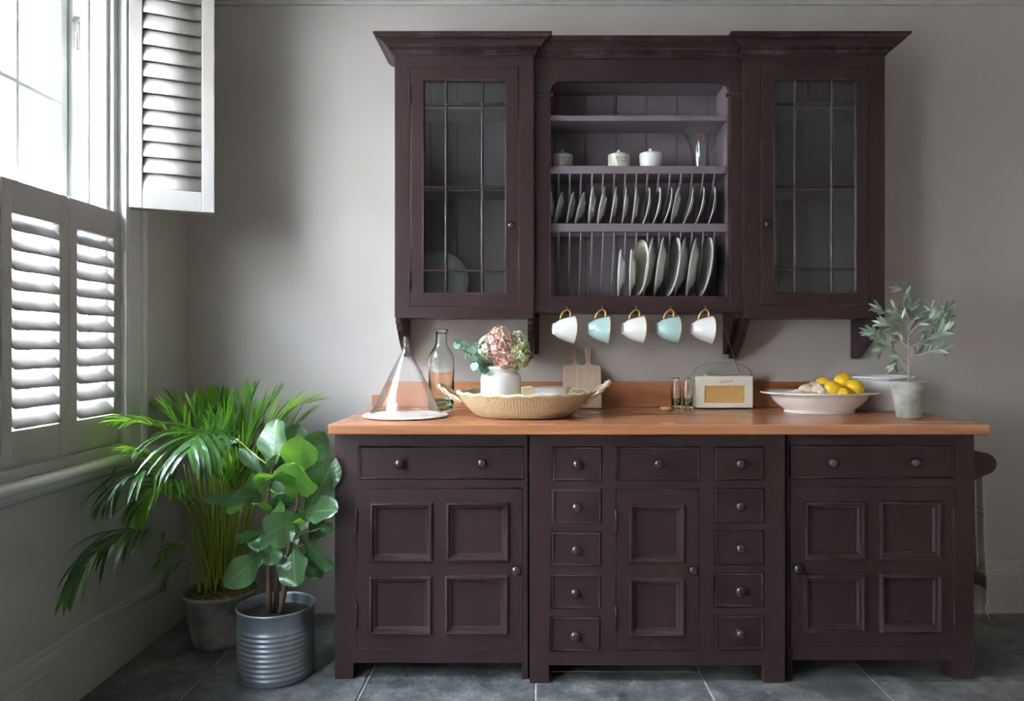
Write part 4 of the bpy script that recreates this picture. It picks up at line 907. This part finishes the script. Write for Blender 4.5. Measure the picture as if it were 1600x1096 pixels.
# ------------------------------------------------------------------ fiddle leaf fig in the zinc bucket
ux, uy = X(431.5,2.738), 2.738
fi = thing('fiddle_leaf_fig', 'fiddle leaf fig in a ribbed galvanised bucket beside the left cabinet', 'potted plant', (ux,uy,0))
P = [(0,.004),(.126,.0),(.130,.003),(.131,.010)]
for k in range(10):
    z = .018+k*.0175; P += [(.1315+.0005*k*.3,z),(.1345+.0002*k,z+.005),(.1345+.0002*k,z+.009),(.1315+.0002*k,z+.0135)]
P += [(.1345,.200),(.1355,.245),(.139,.2485),(.1395,.253),(.137,.256),(.1340,.253),(.133,.245),(.130,.02),(0,.012)]
part('bucket', MB().lathe(P, (ux,uy,0), 64), ZINC, fi, smooth=True)
part('soil', MB().lathe([(0,.222),(.06,.224),(.12,.217),(.1325,.214)], (ux,uy,0), 32), SOIL, fi, smooth=True)
tk = [[(421,958,2.73),(420,880,2.73),(418,800,2.72),(424,740,2.74),(430,725,2.74)],[(431,955,2.76),(434,880,2.76),(440,800,2.75),(452,745,2.74),(462,740,2.74)],[(438,960,2.72),(447,905,2.70),(452,850,2.69),(464,790,2.68),(468,740,2.7)]]
for q in tk:
    pp = smooth_path([at(*a) for a in q], 12); part('stem', MB().tube(pp, [.0105-.00055*i for i in range(12)], 8), BARK, fi, smooth=True)
def fleaf(b, t, w, m, tilt=0.0, curl=.12, roll=0.0, cupv=.12, fid=True):
    B, T = at(*b), at(*t); L = (T-B).length; d = (T-B).normalized()
    view = Vector((0,-1,0)); sd = d.cross(view); sd = sd.normalized() if sd.length>.05 else Vector((1,0,0))
    nn = sd.cross(d).normalized(); R = Matrix.Rotation(roll,3,d); sd = R@sd; nn = R@nn
    if nn.y > 0: nn = -nn; sd = -sd
    nn_ = nn
    mb = MB(); P_ = []; uv = []; NT, NS = 14, 8; ph = random.uniform(0,6)
    for i in range(NT+1):
        tt = i/NT
        wd = math.sin(PI*min(.985,(tt*.95+.03)**1.38))**.58*(1-.16*math.exp(-((tt-.30)/.10)**2))
        if tt > .999: wd = .12
        if tt < .001: wd = .06
        for j in range(NS+1):
            q = -1+2*j/NS
            z = -cupv*w*abs(q)**1.3*wd*(-1) + .075*w*math.sin(tt*11+q*2+ph)*abs(q)**1.5 - curl*L*(tt-.4)**2
            P_.append(B+d*(tt*L)+sd*(q*wd*w/2)+nn_*z); uv.append((.5+q/2,tt))
    mb.add(P_, [(i*(NS+1)+j,i*(NS+1)+j+1,(i+1)*(NS+1)+j+1,(i+1)*(NS+1)+j) for i in range(NT) for j in range(NS)]); mb.uv = uv
    for p_ in mb.v:
        if p_.x > -.716 and p_.y > 2.665: p_.y = 2.665-(p_.y-2.665)*.2
        p_.y = min(p_.y, 3.33)
    return part('leaf', mb, m, fi, smooth=True)
m_ = lambda px: px*1/400*2.7/1.0
def PXW(w,d=2.72): return w*d/FPX
FL = [ # base(px,py,d), tip, width px, mat, roll
 ((426,736,2.74),(430,655,2.80),47,FIC,-.3),((444,723,2.80),(470,664,2.86),36,FIC,.2),((462,738,2.78),(508,676,2.84),42,FIC,.5),
 ((465,741,2.70),(470,684,2.64),50,FICB,.2),((466,778,2.70),(462,728,2.60),62,FICB,-.1),((478,800,2.70),(526,718,2.66),40,FIC,.6),
 ((478,772,2.78),(506,722,2.84),50,FIC,.1),((476,802,2.70),(525,796,2.58),38,FIC,-.7),((466,806,2.66),(411,842,2.58),52,FIC,-.3),
 ((404,773,2.72),(316,781,2.66),27,FIC,-.6),((410,776,2.70),(364,776,2.60),24,FIC,.5),((410,770,2.70),(396,742,2.64),34,FIC,.4),
 ((385,786,2.74),(352,800,2.76),16,FICB,.3),((409,836,2.70),(369,839,2.62),22,FIC,-.4),((412,862,2.70),(352,916,2.58),40,FIC,-.3),
 ((418,836,2.72),(404,862,2.66),38,FIC,.4),((430,846,2.68),(420,884,2.62),27,FIC,-.5),((468,838,2.72),(518,886,2.64),46,FIC,.6),
 ((458,850,2.70),(461,917,2.64),50,FIC,.3),((430,770,2.72),(440,812,2.68),20,FICB,.2),((452,790,2.74),(432,775,2.68),40,FIC,.1),
 ((420,800,2.72),(412,785,2.66),18,FICB,0),((428,752,2.70),(402,742,2.62),30,FICB,-.2),((430,748,2.72),(444,742,2.60),40,FIC,1.1),
 ((438,735,2.76),(430,712,2.74),34,FIC,.4),((500,826,2.72),(522,824,2.68),15,FIC,0),((374,690,2.86),(353,688,2.88),13,FIC,.4),
 ((410,742,2.80),(374,700,2.84),22,FIC,.7),((462,868,2.76),(440,838,2.78),40,FIC,.2),((485,846,2.78),(505,812,2.82),30,FIC,.3),
 ((440,790,2.80),(425,742,2.84),40,FIC,.5),((470,830,2.80),(490,790,2.84),40,FIC,-.2),((454,822,2.68),(470,812,2.60),20,FICB,.9),((478,862,2.78),(500,905,2.78),34,FIC,.2)]
for b,t,w,m,ro in FL: fleaf(b, t, PXW(w*1.14), m, roll=ro)
pet = MB()
for b,t,w,m,ro in FL:
    B = at(*b); best = None
    for q in tk:
        for a in smooth_path([at(*z) for z in q], 12):
            if a.z < B.z+.02 and (best is None or (a-B).length < (best-B).length): best = a
    if best is not None and (best-B).length > .004: part('petiole', MB().tube(bez([best,(best+B)/2+Vector((0,0,-.006)),B],6), .0024, 5), STALK, fi, smooth=True)


# ------------------------------------------------------------------ areca palm
qx, qy = X(345,3.03), 3.03
pa = thing('areca_palm', 'bushy green palm in a dark aged pot in the room corner', 'potted plant', (qx,qy,0))
P = [(0,.004),(.098,0),(.104,.004),(.108,.02),(.128,.13),(.138,.196),(.1435,.200),(.1445,.210),(.141,.214),(.137,.208),(.134,.196),(.104,.02),(0,.012)]
part('pot', MB().lathe(P, (qx,qy,0), 56), CEMENT, pa, smooth=True)
mm = MB(); rows = []
for i,r in enumerate([0.001,.03,.06,.09,.115,.1335]):
    rows.append([(qx+r*math.cos(a), qy+r*math.sin(a), .205+.016*(1-(r/.1335)**2)+random.uniform(-.004,.006)*(r<.13)) for a in [2*PI*k/36 for k in range(36)]])
mm.loft(rows, cv=True); part('mulch', mm, MOSS, pa)
def leaflet(mb, p, d, nrm, L, w, droop):
    d = d.normalized(); sd = d.cross(nrm).normalized(); rows = []; n = 6; pos = Vector(p); cur = d.copy()
    for i in range(n+1):
        t = i/n; wd = w*(math.sin(PI*min(.97,.10+t*.88))**.75)*(1 if t<.98 else .15)
        up_ = sd.cross(cur).normalized()
        if up_.z < 0 and abs(up_.z) > .05: up_ = -up_
        rows.append([pos-sd*wd/2+up_*wd*.14, pos, pos+sd*wd/2+up_*wd*.14])
        cur = (cur+Vector((0,0,-droop*(.5+t)))).normalized(); pos = pos+cur*(L/n)
    for r in rows:
        for q in r:
            q.x = max(q.x, XL+.03 if q.z < .25 else XL+.008+.002*random.random()); q.y = min(q.y, DW-.03)
            if .70 < q.z < .81: q.x = max(q.x, -1.478)
    mb.loft(rows)
rest = MB(); rest2 = MB(); count = [0]
def frond(ctrl, L, w, m, droop, n, ind, t0=.42, spread=.75, stalk=.0045):
    c = [at(*a) for a in ctrl]; pts = smooth_path(c, 30)
    f = part('frond', MB().tube(pts, [stalk*(1-.8*i/29) for i in range(30)], 6), STALK, pa, smooth=True)
    for k in range(n):
        u = t0+(1-t0)*(k+.5)/n; i = min(28,int(u*29)); fr = u*29-i; p = pts[i]*(1-fr)+pts[i+1]*fr; tg = (pts[i+1]-pts[i]).normalized()
        sdv = tg.cross(Vector((0,0,1))); sdv = sdv.normalized() if sdv.length>.15 else Vector((1,0,0)); upv = sdv.cross(tg).normalized()
        s_ = (u-t0)/(1-t0); ll = L*(.55+.6*math.sin(PI*min(1,s_*.8+.15)))*random.uniform(.88,1.1)*(1-.35*s_)
        for sg in (-1,1):
            a = spread*(1-.55*s_)+random.uniform(-.08,.08); d = tg*math.cos(a)+sdv*sg*math.sin(a)+upv*random.uniform(.05,.3)
            if ind:
                m_l = m if random.random() < .7 else PALMM
                mb = MB(); leaflet(mb, p, d, upv, ll, w*random.uniform(.85,1.15), droop*random.uniform(.7,1.3)); part('leaflet', mb, m_l, f, smooth=True); count[0] += 1
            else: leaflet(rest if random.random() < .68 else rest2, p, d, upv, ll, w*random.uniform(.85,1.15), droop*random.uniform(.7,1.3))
# control points (px, py, depth), leaflet length, width, material, droop, pairs, individual leaflets
FR = [
 ([(350,905,3.0),(352,800,2.93),(335,700,2.80),(312,678,2.70),(295,705,2.58)], .27,.019,PALMM,.24,14,True,.52,.95),
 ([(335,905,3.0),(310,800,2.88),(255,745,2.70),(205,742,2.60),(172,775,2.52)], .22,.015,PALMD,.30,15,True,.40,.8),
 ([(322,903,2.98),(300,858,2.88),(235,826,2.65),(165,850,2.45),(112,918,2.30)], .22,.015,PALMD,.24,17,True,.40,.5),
 ([(335,903,2.99),(322,800,2.90),(270,758,2.74),(235,768,2.66),(215,800,2.60)], .17,.014,PALM,.28,12,True,.45,.8),
 ([(360,905,3.0),(378,760,2.98),(410,680,3.0),(452,640,3.0),(488,628,3.0)], .17,.012,PALM,.05,16,True,.45,.6),
 ([(330,903,3.05),(310,740,2.95),(270,680,2.85),(225,662,2.75),(195,660,2.68)], .17,.013,PALM,.10,15,True,.42,.65),
 ([(340,903,3.03),(345,760,3.0),(350,680,3.02),(365,630,3.04)], .16,.012,PALM,.02,14,True,.45,.5),
 ([(352,903,3.03),(365,760,3.0),(390,680,3.05),(425,635,3.08)], .17,.012,PALM,.03,14,True,.42,.5),
 ([(326,903,3.03),(318,750,3.0),(300,670,3.0),(272,628,3.0)], .16,.013,PALM,.06,14,True,.42,.6),
 ([(338,903,3.06),(334,750,3.08),(328,670,3.1),(322,630,3.12)], .16,.012,PALM,.0,14,False,.42,.5),
 ([(348,903,3.06),(360,750,3.1),(378,670,3.12),(392,620,3.16)], .17,.012,PALM,.02,15,False,.42,.5),
 ([(356,903,3.06),(380,760,3.1),(412,690,3.14),(448,650,3.18)], .17,.012,PALM,.05,15,False,.42,.55),
 ([(344,903,3.08),(350,750,3.12),(350,680,3.18),(344,625,3.20)], .16,.012,PALM,.0,15,False,.42,.5),
 ([(334,903,3.08),(315,740,3.1),(285,670,3.1),(250,640,3.05)], .17,.013,PALM,.1,15,False,.42,.6),
 ([(354,903,3.02),(372,780,2.96),(400,720,2.95),(425,690,2.96)], .15,.012,PALM,.05,13,False,.45,.6),
 ([(342,903,3.0),(338,780,2.94),(325,730,2.9),(305,700,2.86)], .17,.013,PALM,.15,13,False,.45,.7),
 ([(350,903,3.0),(360,790,2.95),(372,740,2.93),(382,710,2.94)], .15,.012,PALM,.06,13,False,.45,.6),
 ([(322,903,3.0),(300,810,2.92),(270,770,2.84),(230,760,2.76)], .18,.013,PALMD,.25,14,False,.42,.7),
 ([(328,900,2.98),(300,860,2.9),(268,850,2.82),(245,880,2.76)], .10,.008,PALMD,.35,9,False,.5,.5),
 ([(330,900,3.04),(300,880,3.0),(275,880,2.94),(258,910,2.9)], .10,.007,PALMD,.3,8,False,.5,.5),
 ([(346,903,3.06),(356,780,3.08),(362,700,3.12),(372,655,3.14)], .16,.012,PALM,.03,14,False,.42,.55),
 ([(332,903,3.0),(312,760,2.95),(290,690,2.9),(262,645,2.85)], .17,.013,PALM,.10,15,False,.42,.6),
 ([(340,903,3.0),(330,760,2.95),(318,690,2.92),(302,640,2.92)], .17,.012,PALM,.04,15,False,.42,.5),
 ([(352,903,3.0),(366,770,2.95),(384,700,2.95),(404,650,2.98)], .16,.012,PALM,.04,15,False,.42,.5),
 ([(358,903,3.0),(382,780,2.95),(412,715,2.97),(440,672,3.0)], .16,.012,PALM,.04,14,False,.42,.5),
 ([(345,903,2.98),(348,790,2.92),(345,720,2.9),(340,665,2.9)], .16,.013,PALM,.05,14,False,.42,.55),
 ([(350,903,3.04),(372,750,3.06),(398,670,3.1),(430,622,3.14)], .17,.012,PALM,.03,15,False,.45,.5),
 ([(362,903,3.0),(398,790,3.0),(440,690,3.02),(480,650,3.04)], .15,.012,PALM,.05,14,False,.45,.5),
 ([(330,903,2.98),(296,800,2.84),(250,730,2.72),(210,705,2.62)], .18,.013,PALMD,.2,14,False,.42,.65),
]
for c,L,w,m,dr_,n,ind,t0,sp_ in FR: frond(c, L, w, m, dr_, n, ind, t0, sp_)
part('foliage', rest, PALM, pa, smooth=True, kind='stuff'); part('darker_foliage', rest2, PALMM, pa, smooth=True, kind='stuff')  # second mass: leaflets picked at random for the darker, glossier leaf
for k in range(30):
    bx_ = qx+random.uniform(-.07,.08); by_ = qy+random.uniform(-.06,.07); e = Vector((bx_+random.uniform(-.08,.10), by_+random.uniform(-.05,.05), random.uniform(.55,.80)))
    part('stalk', MB().tube(bez([(bx_,by_,.205),((bx_+e.x)/2,by_,.42),e],8), [(.0058-.0004*i)*(.7+.3*(k%3)) for i in range(8)], 6), STALK, pa, smooth=True)
